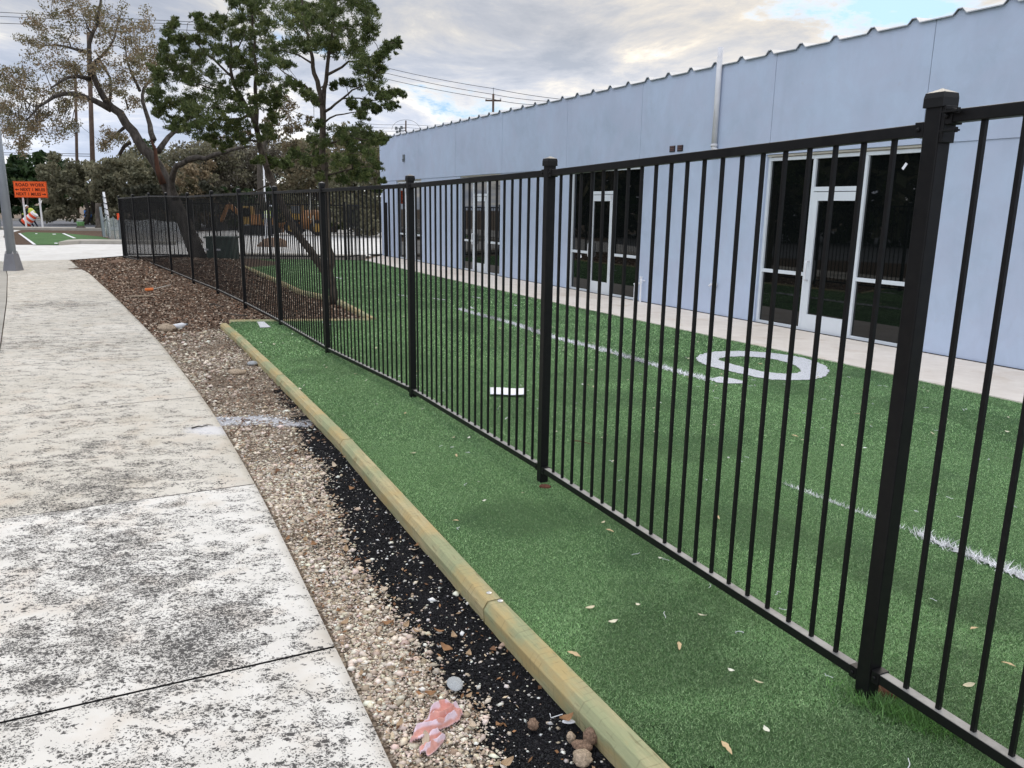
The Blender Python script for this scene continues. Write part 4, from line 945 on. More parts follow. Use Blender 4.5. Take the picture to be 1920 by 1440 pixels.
blob('rock', G(1108, 1382, ZG + .02), .021, 'brown_rock', 'reddish brown rock against the foreground timber', 'rock', 3, .8)
blob('rock', G(1093, 1397, ZG + .012), .019, 'brown_rock', 'low brown clod touching the reddish rock', 'rock', 4, .9, sc=(1.2, 1, .6))
blob('rock', G(1000, 1358, ZG + .012), .016, 'brown_rock', 'small brown clod alone on the crumb rubber', 'rock', 5, .9)
blob('rock', G(1070, 1383, ZG + .010), .013, 'pale_rock', 'speckled small clod left of the reddish rock', 'rock', 6, .9)
blob('rock', G(445, 698, ZG + .015), .065, 'pale_rock', 'broad pale reddish rock in the gravel beside the second timber', 'rock', 7, .5, sc=(1.3, .8, .45))
blob('rock', G(475, 681, ZG + .015), .045, 'grey_stone', 'grey rock close to the far timber', 'rock', 8, .5, sc=(1.2, .8, .5))
blob('rock', G(222, 494, ZG + .05), .16, 'brown_rock', 'brown rock on the mulch near the far end of the fence', 'rock', 12, .6, sc=(1.3, .8, .6))
blob('paint_chip', G(1066, 1353, ZG + .012), .014, 'white_plastic', 'flat white blob under an orange leaf by the timber', 'litter', 9, .3, sc=(1.5, .7, .35))
put_leaf(BROWNLEAF[0], G(1061, 1349, ZG + .026), 'orange leaf lying across the flat white blob', None)
mb = MB().tube([G(1031, 1338, ZG + .012), G(1033, 1346, ZG + .014), G(1055, 1339, ZG + .016)], .0016, 6); tag(obj('plastic_hook', mb, 'white_plastic', org=G(1031, 1340, ZG)), 'bent thin white plastic strip on the crumb rubber', 'litter')
# pink cloth, crumpled
def rag_piece(name, px, seed, ang, lift, parent=None):
    Pp = [tuple(G(a, b_, ZG + .012)[:2]) for a, b_ in px]; Pa = np.array(Pp); x0, y0 = Pa.min(0); x1, y1 = Pa.max(0); st = .002
    X, Y = np.meshgrid(np.arange(x0, x1, st), np.arange(y0, y1, st)); ins = inpoly(X, Y, Pp)
    ed = np.full(X.shape, 9.)
    for a, b_ in zip(Pa, np.roll(Pa, -1, 0)):
        d = b_ - a; t = np.clip(((X - a[0]) * d[0] + (Y - a[1]) * d[1]) / (d @ d), 0, 1); ed = np.minimum(ed, np.hypot(X - a[0] - t * d[0], Y - a[1] - t * d[1]))
    c, s_ = math.cos(ang), math.sin(ang); U = X * c + Y * s_; Vv = -X * s_ + Y * c; wp = fbm(X, Y, 14, seed, 3) * .07
    rid = 1 - np.abs(((Vv + wp) / .021) % 2 - 1); rid2 = 1 - 2 * np.abs(fbm(U * .5, Vv, 34, seed + 7, 3) - .5)
    H = lift * (.15 + 1.1 * rid ** 1.5 * (.4 + .6 * rid2)) * np.clip(ed / .010, 0, 1) ** .5 + .004 * fbm(X, Y, 90, seed + 3, 2)
    lil = np.clip((rid - .5) * 6, 0, 1) * (fbm(X, Y, 22, seed + 11, 2) > .38) + np.clip(1 - ed / .005, 0, 1) * .8
    lil = np.clip(lil, 0, 1)[..., None]; spot = (fbm(X, Y, 60, seed + 20, 2)[..., None] - .5) * .5
    T = (np.array([.64, .33, .28]) * (1 + spot)) * (1 - lil) + np.array([.72, .58, .64]) * lil
    ny_, nx_ = X.shape; ii = (np.arange(ny_ - 1)[:, None] * nx_ + np.arange(nx_ - 1)[None]).ravel(); F = np.c_[ii, ii + 1, ii + nx_ + 1, ii + nx_]
    F = F[ins.ravel()[F].all(axis=1)]; Vt = np.c_[X.ravel(), Y.ravel(), (ZG + .006 + H).ravel()]
    used = np.unique(F); mp = np.zeros(len(Vt), int); mp[used] = np.arange(len(used))
    o = mesh_np(name, Vt[used], mp[F], 'litter', parent, tint=T.reshape(-1, 3)[used], org=None if parent else Vt[used[0]], smooth=True); o.modifiers.new('s', 'SOLIDIFY').thickness = .0015; return o
rag = rag_piece('pink_rag', [(766, 1398), (774, 1378), (778, 1362), (800, 1352), (806, 1334), (820, 1322), (850, 1320), (866, 1330), (870, 1340), (862, 1351), (840, 1362), (826, 1368), (808, 1372), (793, 1386)], 3, .5, .030)
tag(rag, 'crumpled pink cloth with a lilac underside on the gravel beside the sidewalk', 'rag')
rag_piece('rag_tail', [(812, 1370), (832, 1374), (837, 1386), (822, 1402), (803, 1419), (796, 1410), (787, 1418), (785, 1400), (798, 1388)], 9, 1.1, .026, rag)
# paper on the turf
def sheet(name, px, z, mat, label, cat, bend=.012):
    c = [G(*q, 0) for q in px]; n = 10; V = []
    for i in range(n + 1):
        for j in range(5):
            s_, t = i / n, j / 4; p = (c[0] * (1 - s_) + c[1] * s_) * (1 - t) + (c[3] * (1 - s_) + c[2] * s_) * t; V.append((p[0], p[1], mound(p[0], p[1]) + z + bend * (math.sin(7 * s_ + t) * .5 + .5) * s_))
    F = [(i * 5 + j, (i + 1) * 5 + j, (i + 1) * 5 + j + 1, i * 5 + j + 1) for i in range(n) for j in range(4)]; F = [tuple(reversed(f)) for f in F]
    o = obj(name, MB().add(V, F), mat, smooth=True, org=V[0]); sd = o.modifiers.new('s', 'SOLIDIFY'); sd.thickness = .0012; return tag(o, label, cat)
sheet('paper_sheet', [(919, 730), (984, 733), (987, 746), (919, 743)], .02, 'paper', 'white folded sheet of paper lying on the turf behind the second panel', 'paper')
sheet('paper_scrap', [(1912, 1345), (1948, 1347), (1944, 1366), (1905, 1360)], .02, 'paper', 'white scrap of paper on the turf at the right picture edge', 'paper')
# bottle and bag on the mulch
pb_ = G(324, 613, ZG + .03); ax = np.array([.8, .55, .12]); ax /= np.linalg.norm(ax)
bt = obj('bottle', MB().lathe(pb_, [(.030, 0), (.034, .01), (.034, .13), (.026, .15), (.014, .165), (.014, .18)], 14, ax=ax), 'white_plastic', org=pb_, smooth=True); tag(bt, 'small white bottle lying on the mulch beside the sidewalk', 'bottle')
obj('bottle_cap', MB().lathe(pb_ + ax * .178, [(.016, 0), (.016, .02)], 12, ax=ax), 'silt_post', bt)
blob('paper_bag', G(313, 615, ZG + .04), .085, 'pale_rock', 'crushed tan paper bag on the mulch left of the white bottle', 'bag', 21, 1.0, sc=(1.2, .8, .55))
p = G(272, 543, ZG + .04); mb = MB().bar(p, p + np.array([.15, .03, .01]), .06, .05); o = tag(obj('marker_flag', mb, 'orange_plastic', org=p, bevel=.01), 'orange plastic marker with a thin pale stick lying on the mulch', 'marker')
obj('stick', MB().tube([p + [.15, .03, .01], G(320, 534, ZG + .06)], .008, 6), 'rope', o)
p = G(268, 556, ZG + .03); tag(obj('plank_scrap', MB().bar(p - [.25, .0, 0], p + [.1, .08, .01], .06, .02), 'pale_rock', org=p), 'flat pale wood scrap on the mulch near the orange marker', 'wood scrap')
# rust coloured soil at post feet
for q, r_, lb in (((1652, 1300), .04, 'rusty red soil mound at the foot of the near post'), ((1022, 899), .024, 'small reddish soil lump at the foot of the second post')):
    p = G(*q, .05); blob('soil_lump', (p[0], p[1], mound(p[0], p[1]) + .004), r_, 'rust_soil', lb, 'soil', 31, .8, sc=(1.2, .8, .45))

# ------------------------------------------------------------------ trees
def leafcloud(C, rad, n, size, asp, zflat=.8, droop=0.0, tints=None, spray=False):
    """C (k,3) blob centres, rad (k,), n leaves per blob -> V,F,tint"""
    k = len(C); N_ = int(n.sum()) if hasattr(n, 'sum') else k * n
    idx = np.repeat(np.arange(k), n) ; m = len(idx)
    d = rng.normal(size=(m, 3)); d /= np.linalg.norm(d, axis=1)[:, None]; rr = rng.random(m) ** .45
    P_ = C[idx] + d * (rr * rad[idx])[:, None] * np.array([1, 1, zflat])
    if spray:
        u = d * .7 + rng.normal(size=(m, 3)) * .5 + np.array([0, 0, .45])
    else: u = rng.normal(size=(m, 3))
    u /= np.linalg.norm(u, axis=1)[:, None]; w = np.cross(u, rng.normal(size=(m, 3))); w /= np.linalg.norm(w, axis=1)[:, None]
    L_ = (size * (.6 + .8 * rng.random(m)))[:, None]; W_ = L_ * asp
    V = np.stack([P_ - u * L_ / 2, P_ - w * W_ / 2, P_ + u * L_ / 2, P_ + w * W_ / 2], 1)
    t = np.array(tints); ci = rng.integers(0, len(t), k); cj = rng.integers(0, len(t), m)
    tint = (t[ci[idx]] * .6 + t[cj] * .4) * (.75 + .5 * rng.random((m, 1)))
    return V.reshape(-1, 3), np.arange(m * 4).reshape(m, 4), tint
def limb(path, r0, r1, wob=.03, step=.25):
    P_ = np.array(path, float); d = np.r_[0, np.cumsum(np.linalg.norm(np.diff(P_, axis=0), axis=1))]; n = max(3, int(d[-1] / step)); t = np.linspace(0, d[-1], n)
    Q = np.stack([np.interp(t, d, P_[:, k]) for k in range(3)], 1)
    for _ in range(2): Q[1:-1] = (Q[:-2] + 2 * Q[1:-1] + Q[2:]) / 4
    Q[1:-1] += rng.normal(0, wob, Q[1:-1].shape); return Q, r0 + (r1 - r0) * np.linspace(0, 1, n) ** .8
def grow(mb, nodes, nr, targets, tr, rmin, wob, seg=5):
    """twigs from the nearest limb node to each target, targets join the node list in order of distance"""
    nodes = list(map(np.array, nodes)); nr = list(nr); T = list(range(len(targets)))
    dist = [min(np.linalg.norm(targets[i] - q) for q in nodes) for i in T]; T.sort(key=lambda i: dist[i])
    for i in T:
        A = np.array(nodes); cst = np.linalg.norm(A - targets[i], axis=1) + .25 * np.maximum(0, A[:, 2] - targets[i][2]); j = int(np.argmin(cst)); a, b_ = nodes[j], np.array(targets[i]); ln = np.linalg.norm(b_ - a)
        if ln < .05: continue
        r0 = min(nr[j] * .6, max(rmin * 1.5, tr * ln ** .5)); k = max(3, int(ln / .2)); pts = []
        for q in range(k + 1):
            t = q / k; p = a + (b_ - a) * t + np.array([0, 0, .12 * ln * math.sin(math.pi * t)]); 
            if 0 < q < k: p = p + rng.normal(0, wob * min(1, ln), 3)
            pts.append(p)
        rad = [r0 + (rmin - r0) * q / k for q in range(k + 1)]; mb.tube(pts, rad, seg, False)
        for q in range(1, k + 1): nodes.append(pts[q]); nr.append(rad[q])
    return nodes, nr

# --- leaning oak
OY = 23.6
oak = empty('oak_tree', G(376, 490, -.05)); tag(oak, 'big leaning oak with sparse brown leaves at the left', 'tree')
o3 = lambda pts, dy=0, k=0: [at(x_, y_, OY + dy + k * i) for i, (x_, y_) in enumerate(pts)]
mb = MB(); nodes, nrad = [], []
main = o3([(378, 492), (362, 455), (350, 430), (335, 398), (318, 362), (302, 325), (288, 300), (268, 277), (252, 250), (240, 232), (226, 214), (210, 202)])
Q, r_ = limb(main, .25, .11, .03); mb.tube(Q, r_, 12); nodes += list(Q); nrad += list(r_)
obj('trunk', mb, 'bark_oak', oak, smooth=True)
mb = MB(); Q, r_ = limb(o3([(306, 345), (296, 318), (290, 296), (286, 276), (283, 262)], -.22), .10, .03, .04); mb.tube(Q, r_, 10); obj('torn_bark', mb, 'bark_oak_red', oak, smooth=True)
mb = MB()
LIMBS = [([(210, 202), (204, 188), (192, 176), (177, 160), (168, 143), (172, 128), (176, 118)], 0, -.1, .105, .07), ([(170, 140), (165, 112), (163, 95), (170, 72), (180, 50), (187, 20), (190, -15)], -.6, .05, .08, .03), ([(208, 205), (185, 190), (160, 182), (135, 172), (108, 178), (86, 190), (66, 205), (50, 225)], 0, -.3, .10, .02),
         ([(168, 148), (150, 144), (130, 137), (112, 148), (96, 165)], -.4, -.3, .07, .02), ([(165, 98), (140, 92), (110, 82), (75, 86)], -.3, .2, .05, .015), ([(288, 262), (282, 240), (274, 214), (266, 190), (262, 170), (272, 158), (290, 148)], 0, .25, .09, .03), ([(296, 285), (310, 258), (330, 244), (352, 236), (370, 225)], .1, .3, .09, .04),
         ([(262, 170), (255, 150), (240, 128), (232, 100), (236, 70)], .8, .2, .05, .015), ([(205, 195), (212, 160), (200, 132), (190, 112), (178, 95)], .5, .2, .05, .02), ([(176, 118), (200, 100), (215, 70), (222, 40)], .2, .3, .05, .015), ([(240, 205), (236, 180), (230, 165)], .2, .1, .03, .01),
         ([(232, 240), (222, 246), (208, 252), (200, 262), (194, 275)], .1, -.1, .05, .012), ([(244, 266), (232, 266), (226, 274), (224, 290)], .2, 0, .06, .05)]
for pts, dy, k, r0, r1 in LIMBS:
    Q, r_ = limb(o3(pts, dy, k), r0, r1, .012); mb.tube(Q, r_, 8); nodes += list(Q); nrad += list(r_)
OB = [(105, 15, 24), (130, 30, 24), (150, 5, 20), (175, 15, 22), (212, 30, 22), (237, 50, 24), (270, 57, 20), (275, 82, 24), (282, 105, 22), (57, 50, 20), (87, 50, 24), (125, 62, 24), (162, 37, 24), (205, 75, 24), (237, 87, 24), (50, 75, 18), (87, 80, 24), (125, 100, 26), (37, 120, 18), (70, 120, 24), (105, 125, 26), (140, 125, 22), (25, 150, 20), (62, 150, 26), (100, 155, 24), (137, 150, 20), (12, 180, 20), (37, 187, 24), (75, 180, 22), (112, 182, 18), (15, 212, 18), (37, 220, 18), (25, 240, 14), (187, 75, 20), (195, 105, 20), (212, 140, 20), (237, 150, 22), (220, 170, 18), (190, 165, 16), (250, 125, 22), (240, 105, 22), (270, 120, 22), (205, 252, 9), (225, 258, 7), (192, 272, 10), (50, 262, 10), (48, 278, 9), (300, 125, 20), (290, 145, 18), (255, 185, 16), (150, 188, 14), (125, 195, 12), (-5, 200, 18), (0, 150, 16), (90, 215, 9), (60, 235, 10), (130, 240, 9), (300, 100, 16), (185, 130, 14)]
tg, tr_ = [], []
for x_, y_, r0 in OB:
    for q in range(2):
        dy = rng.normal(0, 1.1); tg.append(at(x_ + rng.normal(0, r0 * .45), y_ + rng.normal(0, r0 * .45), OY + dy)); tr_.append(r0 * (.72 if q else .85) / FPX * OY)
nodes, nrad = grow(mb, nodes, nrad, tg, .028, .006, .10)
sub = []
for c_, r_ in zip(tg, tr_):
    for q in range(5): sub.append(c_ + rng.normal(0, r_ * .55, 3))
nodes2, _ = grow(mb, nodes, nrad, sub, .014, .004, .08, 4)
# drooping bare twigs at the lower left
for q in range(26):
    x_, y_ = 10 + rng.random() * 130, 185 + rng.random() * 25; dy = rng.normal(0, .8); pts = [(x_ + k * rng.normal(-3, 3), y_ + k * (9 + rng.random() * 9)) for k in range(5)]
    Q, r_ = limb([at(a, b_, OY + dy) for a, b_ in pts], .014, .004, .02, .15); mb.tube(Q, r_, 4, False); sub.append(Q[-1]); sub.append(Q[len(Q) // 2])
obj('branches', mb, 'bark_oak', oak, smooth=True)
sub = np.array(sub); V, F, t = leafcloud(sub, np.full(len(sub), .19), 44, .064, .5, tints=[(.21, .175, .10), (.26, .20, .125), (.17, .155, .08), (.28, .20, .125), (.14, .14, .065)])
mesh_np('foliage', V, F, 'leaf', oak, tint=t)
# dead horizontal limb in front
mb = MB(); Q, r_ = limb([at(x_, y_, 21.5) for x_, y_ in ((352, 300), (368, 291), (392, 297), (420, 287), (445, 277), (470, 274))], .085, .03, .02, .2); mb.tube(Q, r_, 9)
Q, r_ = limb([at(x_, y_, 22.6 - .2 * i) for i, (x_, y_) in enumerate(((330, 375), (318, 340), (325, 320), (340, 306), (352, 300)))], .09, .07, .02, .2); mb.tube(Q, r_, 9)
obj('low_limb', mb, 'bark_oak', oak, smooth=True)

# --- two stemmed juniper
def juniper(name, label, base, Y, trunks, limbs, blobs, depth, nl, seed, rmul=1.0):
    global rng
    rng = np.random.default_rng(seed)
    r = empty(name, base); tag(r, label, 'tree'); mb = MB(); nodes, nrad = [], []
    for pts, dy, k, r0, r1 in trunks:
        Q, q = limb([at(x_, y_, Y + dy + k * i) for i, (x_, y_) in enumerate(pts)], r0, r1, .012, .18); mb.tube(Q, q, 10); nodes += list(Q); nrad += list(q)
    obj('trunk', mb, 'bark_cedar', r, smooth=True)
    mb = MB()
    for pts, dy, k, r0, r1 in limbs:
        Q, q = limb([at(x_, y_, Y + dy + k * i) for i, (x_, y_) in enumerate(pts)], r0, r1, .015, .12); mb.tube(Q, q, 7); nodes += list(Q); nrad += list(q)
    C = []; RR = []
    for x_, y_, r0 in blobs:
        for q in range(2): C.append(at(x_ + rng.normal(0, r0 * .3), y_ + rng.normal(0, r0 * .3), Y + rng.normal(0, depth))); RR.append(r0 / FPX * Y * (.72 if q else .95) * rmul)
    C = np.array(C); RR = np.array(RR); grow(mb, nodes, nrad, list(C), .022, .005, .06)
    # finger-like sub clumps
    S, SR = [], []
    for c_, q in zip(C, RR):
        for k in range(13):
            d = rng.normal(size=3); d /= np.linalg.norm(d); S.append(c_ + d * q * (.25 + 1.0 * rng.random()) * np.array([1, 1, .8]) + [0, 0, q * .1]); SR.append(q * (.26 + .26 * rng.random()))
    obj('branches', mb, 'bark_cedar', r, smooth=True)
    S, SR = np.array(S), np.array(SR)
    V, F, t = leafcloud(S, SR, nl, .058 * Y / 14, .22, tints=[(.080, .110, .034), (.105, .140, .042), (.050, .075, .026), (.16, .18, .062), (.085, .105, .038)], spray=True)
    mesh_np('foliage', V, F, 'leaf', r, tint=t); return r
JY = 13.76
juniper('juniper_tree', 'upright dark green juniper with forked trunk right of centre', G(625, 565, 0), JY,
  [([(626, 569), (621, 520), (617, 480), (613, 430), (611, 380), (609, 320), (607, 280), (606, 240), (605, 197)], 0, 0, .075, .05)],
  [([(605, 197), (598, 160), (589, 121), (578, 80), (570, 40), (565, -10)], 0, .05, .05, .015), ([(606, 200), (611, 150), (616, 105), (622, 60), (628, -5)], 0, -.05, .045, .015), ([(600, 190), (575, 165), (545, 145), (520, 125)], .1, .15, .025, .008), ([(608, 210), (640, 185), (668, 165), (700, 150)], 0, -.15, .025, .008), ([(589, 121), (560, 105), (530, 95)], .1, .1, .02, .008), ([(614, 140), (650, 118), (690, 110), (735, 88)], -.1, -.1, .025, .006), ([(640, 185), (690, 188), (740, 180)], .1, 0, .015, .005), ([(608, 230), (625, 215), (655, 210), (690, 212)], -.2, -.1, .018, .005), ([(608, 275), (640, 260), (690, 262), (715, 262)], .2, 0, .02, .006), ([(608, 300), (585, 280), (570, 290)], -.2, 0, .018, .006), ([(609, 330), (650, 318), (690, 312)], .1, 0, .018, .006)],
  [(521, 17, 24), (545, 5, 24), (563, 14, 22), (606, 8, 24), (585, 25, 20), (630, 12, 20), (648, 17, 24), (668, 2, 22), (684, 8, 20), (697, 22, 14), (549, 50, 24), (570, 45, 22), (591, 48, 26), (615, 40, 24), (634, 48, 24), (660, 55, 24), (679, 50, 22), (692, 65, 16), (521, 93, 22), (549, 84, 22), (575, 80, 20), (591, 79, 24), (615, 85, 20), (634, 93, 24), (655, 90, 22), (667, 84, 22), (680, 108, 20), (690, 118, 18), (706, 105, 12), (724, 98, 14), (735, 88, 12), (746, 81, 11), (704, 143, 16), (715, 125, 12), (676, 132, 16), (656, 157, 14), (700, 162, 12), (718, 180, 14), (732, 175, 12), (746, 169, 10), (735, 197, 11), (690, 194, 14), (705, 205, 10), (679, 214, 12), (660, 195, 10), (577, 180, 16), (590, 195, 12), (535, 157, 16), (556, 165, 12), (516, 180, 16), (505, 130, 20), (540, 120, 14), (625, 160, 8),
   (600, 247, 16), (591, 267, 18), (612, 262, 16), (634, 253, 18), (655, 262, 18), (676, 245, 18), (690, 258, 18), (704, 267, 16), (718, 262, 10), (662, 281, 18), (577, 298, 16), (600, 300, 16), (634, 309, 18), (660, 305, 16), (690, 295, 18), (605, 329, 14), (635, 335, 14), (662, 332, 16), (690, 330, 14), (704, 312, 12), (718, 340, 7), (708, 355, 7), (552, 290, 12), (540, 300, 10)], .8, 46, 3, 1.04)
juniper('juniper_tree', 'broad dark green juniper whose trunk leans left behind the fence', G(619, 520, 0), 15.6,
  [([(624, 534), (605, 503), (580, 468), (560, 440), (546, 418), (533, 392), (521, 366), (510, 340), (500, 312), (494, 290), (487, 266), (480, 236)], .2, 0, .085, .05)],
  [([(480, 236), (472, 212), (455, 190), (440, 170), (434, 140), (430, 105), (436, 60)], 0, -.05, .05, .015), ([(482, 245), (481, 200), (479, 150), (477, 100), (474, 50), (470, -10)], .1, .05, .05, .015), ([(455, 190), (420, 175), (385, 160), (345, 150)], 0, .15, .028, .008), ([(436, 145), (405, 115), (375, 90), (350, 60)], 0, -.1, .025, .008), ([(475, 220), (440, 225), (400, 222), (350, 235), (310, 235)], .1, .15, .03, .008), ([(487, 266), (460, 258), (425, 255), (385, 262)], -.2, -.1, .025, .008), ([(434, 110), (455, 85), (462, 50)], 0, 0, .02, .008), ([(510, 340), (500, 355), (470, 360)], -.1, 0, .02, .01)],
  [(327, 45, 12), (318, 65, 14), (332, 75, 16), (345, 92, 18), (375, 30, 10), (380, 50, 14), (385, 72, 18), (405, 36, 10), (420, 45, 14), (414, 68, 16), (440, 35, 14), (442, 8, 14), (445, 60, 18), (465, 28, 20), (460, 5, 16), (480, 15, 18), (495, 40, 20), (500, 68, 20), (360, 110, 18), (385, 100, 20), (410, 98, 20), (435, 95, 16), (305, 84, 12), (315, 105, 16), (330, 122, 18), (350, 135, 20), (290, 132, 14), (310, 142, 18), (335, 155, 22), (365, 150, 22), (395, 145, 20), (282, 180, 14), (300, 172, 18), (325, 185, 20), (350, 185, 22), (380, 190, 24), (410, 183, 22), (296, 210, 14), (318, 212, 20), (345, 212, 22), (375, 215, 22), (324, 238, 14), (350, 238, 18), (372, 245, 18), (400, 240, 20), (425, 238, 18), (437, 253, 16), (455, 235, 16), (493, 239, 14), (405, 265, 14), (430, 272, 12), (455, 262, 14), (475, 125, 18), (479, 100, 16), (460, 140, 14), (490, 150, 16), (500, 100, 20), (440, 205, 14), (470, 185, 14), (500, 200, 14), (420, 165, 12), (510, 225, 14), (385, 262, 12), (480, 298, 10), (505, 305, 12), (520, 310, 12), (470, 60, 18), (455, 110, 12), (450, 160, 15), (495, 178, 14), (520, 192, 13), (465, 215, 14), (445, 182, 14), (500, 252, 13), (412, 212, 16), (360, 70, 12), (398, 60, 12), (425, 120, 14), (355, 215, 14)], .85, 44, 5, 1.02)

def smalloak(name, label, Y, trunk, blobs, tints, seed, nl=60, lsize=.07, depth=.8, r0=.1, sub_=4, cat='tree'):
    global rng
    rng = np.random.default_rng(seed); b0 = at(*trunk[0], Y); r = empty(name, (b0[0], b0[1], ZG)); tag(r, label, cat); mb = MB()
    Q, q = limb([at(x_, y_, Y) for x_, y_ in trunk], r0, r0 * .4, .03, .3); mb.tube(Q, q, 8); obj('trunk', mb, 'bark_brush', r, smooth=True); mb = MB()
    C = []; RR = []
    for x_, y_, rr in blobs: C.append(at(x_, y_, Y + rng.normal(0, depth))); RR.append(rr / FPX * Y)
    nd, nr = grow(mb, list(Q), list(q), C, .03 * (r0 / .1), .008, .12); S = []
    for c_, q_ in zip(C, RR):
        for k in range(sub_): S.append(c_ + rng.normal(0, q_ * .5, 3) * [1, 1, .8])
    grow(mb, nd, nr, S, .012 * (r0 / .1), .006, .1, 4); obj('branches', mb, 'bark_brush', r, smooth=True)
    S = np.array(S); V, F, t = leafcloud(S, np.repeat(RR, sub_) * .62, nl, lsize, .55, tints=tints); mesh_np('foliage', V, F, 'leaf', r, tint=t); return r
BR = [(.15, .12, .07), (.20, .15, .09), (.13, .12, .055), (.23, .17, .11)]
smalloak('oak_sapling', 'thin brown leaved oak between the two junipers', 19.5, [(497, 395), (490, 340), (484, 290), (495, 250), (515, 215)], [(521, 247, 20), (535, 267, 18), (505, 262, 16), (521, 202, 18), (549, 208, 16), (540, 235, 18), (560, 245, 14), (500, 225, 14), (555, 275, 14), (530, 180, 12), (470, 255, 10), (575, 225, 12)], BR, 8, 60, .06, .6, .09)

# background trees, each a thing; tall mound crowns standing on their own trunks
def bushtree(label, x0, x1, ytop, Y, tints, seed, nb=60, nl=110, lsize=.3, dep=2.5, name='background_tree', ybot=None, lower=.25, prof=.5, group='trees beyond the street', dens=1.0, bare=0):
    global rng
    rng = np.random.default_rng(seed); cx = (x0 + x1) / 2; base = at(cx, 400, Y); base[2] = -.1; a, b_ = at(x0, 300, Y)[0], at(x1, 300, Y)[0]; top = at(cx, ytop, Y)[2]; w = (b_ - a) / 2
    r = empty(name, base); tag(r, label, 'tree', group); mb = MB(); C, RR = [], []
    for k in range(nb):
        u = rng.random() * 2 - 1; v_ = rng.random() * 2 - 1; hmax = top * (1 - prof * abs(u) ** 2.2) * (.86 + .2 * rng.random()); z = lower * top + (hmax - lower * top) * rng.random() ** .7
        C.append(np.array([base[0] + u * w, Y + v_ * dep * math.sqrt(max(.05, 1 - u * u)), z])); RR.append(top * (.07 + .09 * rng.random()))
    st = [np.array([base[0] + rng.normal(0, w * .12), Y + rng.normal(0, .3), 0.]) for _ in range(3)]; nd, nr = [], []
    for s_ in st:
        Q, q = limb([s_, s_ + [rng.normal(0, .3), 0, top * .25], s_ + [rng.normal(0, w * .3), 0, top * .55]], .16, .06, .05, .5); mb.tube(Q, q, 7); nd += list(Q); nr += list(q)
    obj('trunk', mb, 'bark_brush', r, smooth=True); mb = MB(); nd, nr = grow(mb, nd, nr, C, .03, .012, .15, 4)
    if bare:
        ex = [c_ + rng.normal(0, top * .06, 3) for c_ in C for _ in range(bare)]; grow(mb, nd, nr, ex, .012, .008, .1, 3)
    obj('branches', mb, 'bark_brush', r, smooth=True)
    V, F, t = leafcloud(np.array(C), np.array(RR), int(nl * dens), lsize, .6, tints=tints, zflat=.75); mesh_np('foliage', V, F, 'leaf', r, tint=t); return r
EV = [(.030, .060, .020), (.045, .080, .025), (.022, .046, .018)]; OL = [(.17, .165, .105), (.22, .205, .13), (.13, .13, .08)]; YG = [(.10, .13, .04), (.08, .11, .035)]; GB = [(.16, .145, .115), (.19, .165, .125), (.14, .135, .09)]
bushtree('dark evergreen tree left of the road work sign', -30, 62, 290, 76, EV + YG[:1], 40, 55, 130, .42, 4)
bushtree('dark green pointed tree right behind the road work sign', 40, 150, 284, 79, EV, 41, 70, 130, .42, 4, prof=.75)
bushtree('dense dark bush behind the sign posts', -20, 110, 335, 74, EV, 42, 60, 140, .4, 3, lower=.05, prof=.2)
bushtree('big grey green bushy oak behind the driveway', 108, 225, 298, 62, OL, 43, 90, 170, .26, 4, lower=.03, prof=.42)
bushtree('grey green oak crown joined to the leaning oak', 200, 320, 290, 58, OL, 44, 90, 160, .26, 4, lower=.05, prof=.3)
bushtree('olive tree with a rounded top behind the leaning oak trunk', 225, 330, 262, 66, OL + EV[:1], 45, 60, 120, .3, 3, lower=.2, prof=.6)
bushtree('tan leaved tree right of the leaning oak trunk', 325, 400, 300, 52, [(.24, .18, .11), (.20, .16, .10), (.14, .13, .07)], 46, 55, 120, .2, 3, lower=.05, prof=.3)
bushtree('pale grey green thicket tree right of the leaning oak', 325, 450, 262, 57, OL + GB, 56, 110, 110, .22, 3, lower=.03, prof=.15)
bushtree('bare grey tree behind the dead limb', 370, 480, 258, 60, GB, 47, 110, 90, .24, 3, lower=.03, prof=.2, bare=6)
bushtree('leafless grey brush behind the orange machines', 455, 590, 268, 63, GB, 48, 120, 100, .22, 3, lower=.04, prof=.2, bare=5)
bushtree('green brown oak behind the upright juniper', 530, 650, 258, 55, OL + BR[:2], 49, 110, 110, .24, 3, lower=.1, prof=.4)
bushtree('olive brown tree touching the building corner', 630, 735, 245, 46, OL + BR[:1], 50, 110, 150, .2, 3, lower=.04, prof=.15)
bushtree('small yellow green bush by the yard gate', 600, 650, 375, 50, YG, 51, 30, 110, .2, 1.5, lower=.05, prof=.3)
bushtree('reddish brown brush beside the building corner', 655, 725, 345, 52, [(.10, .065, .045), (.13, .09, .06)], 52, 40, 90, .2, 2, lower=.03, prof=.1, bare=4)
bushtree('dim dark brush low behind the long fence', 245, 420, 345, 50, [(.04, .045, .03), (.06, .06, .04)], 53, 80, 120, .25, 3, lower=.03, prof=.1)
bushtree('low dark green hedge tree behind the machines', 420, 560, 350, 56, EV + OL[:1], 54, 70, 110, .25, 3, lower=.03, prof=.1)
# belt of trees on the other side of the street (seen mirrored in the glass)
rng = np.random.default_rng(99); C = []
for k in range(560): C.append((-30 - 6 * rng.random(), -14 + 54 * rng.random(), 8.5 * rng.random() ** .8))
C = np.array(C); V, F, t = leafcloud(C, np.full(len(C), 1.5), 60, .8, .6, tints=EV + OL); tag(mesh_np('street_woods', V, F, 'leaf', tint=t), 'dark belt of trees across the street mirrored in the glass', 'woods', kind='stuff')

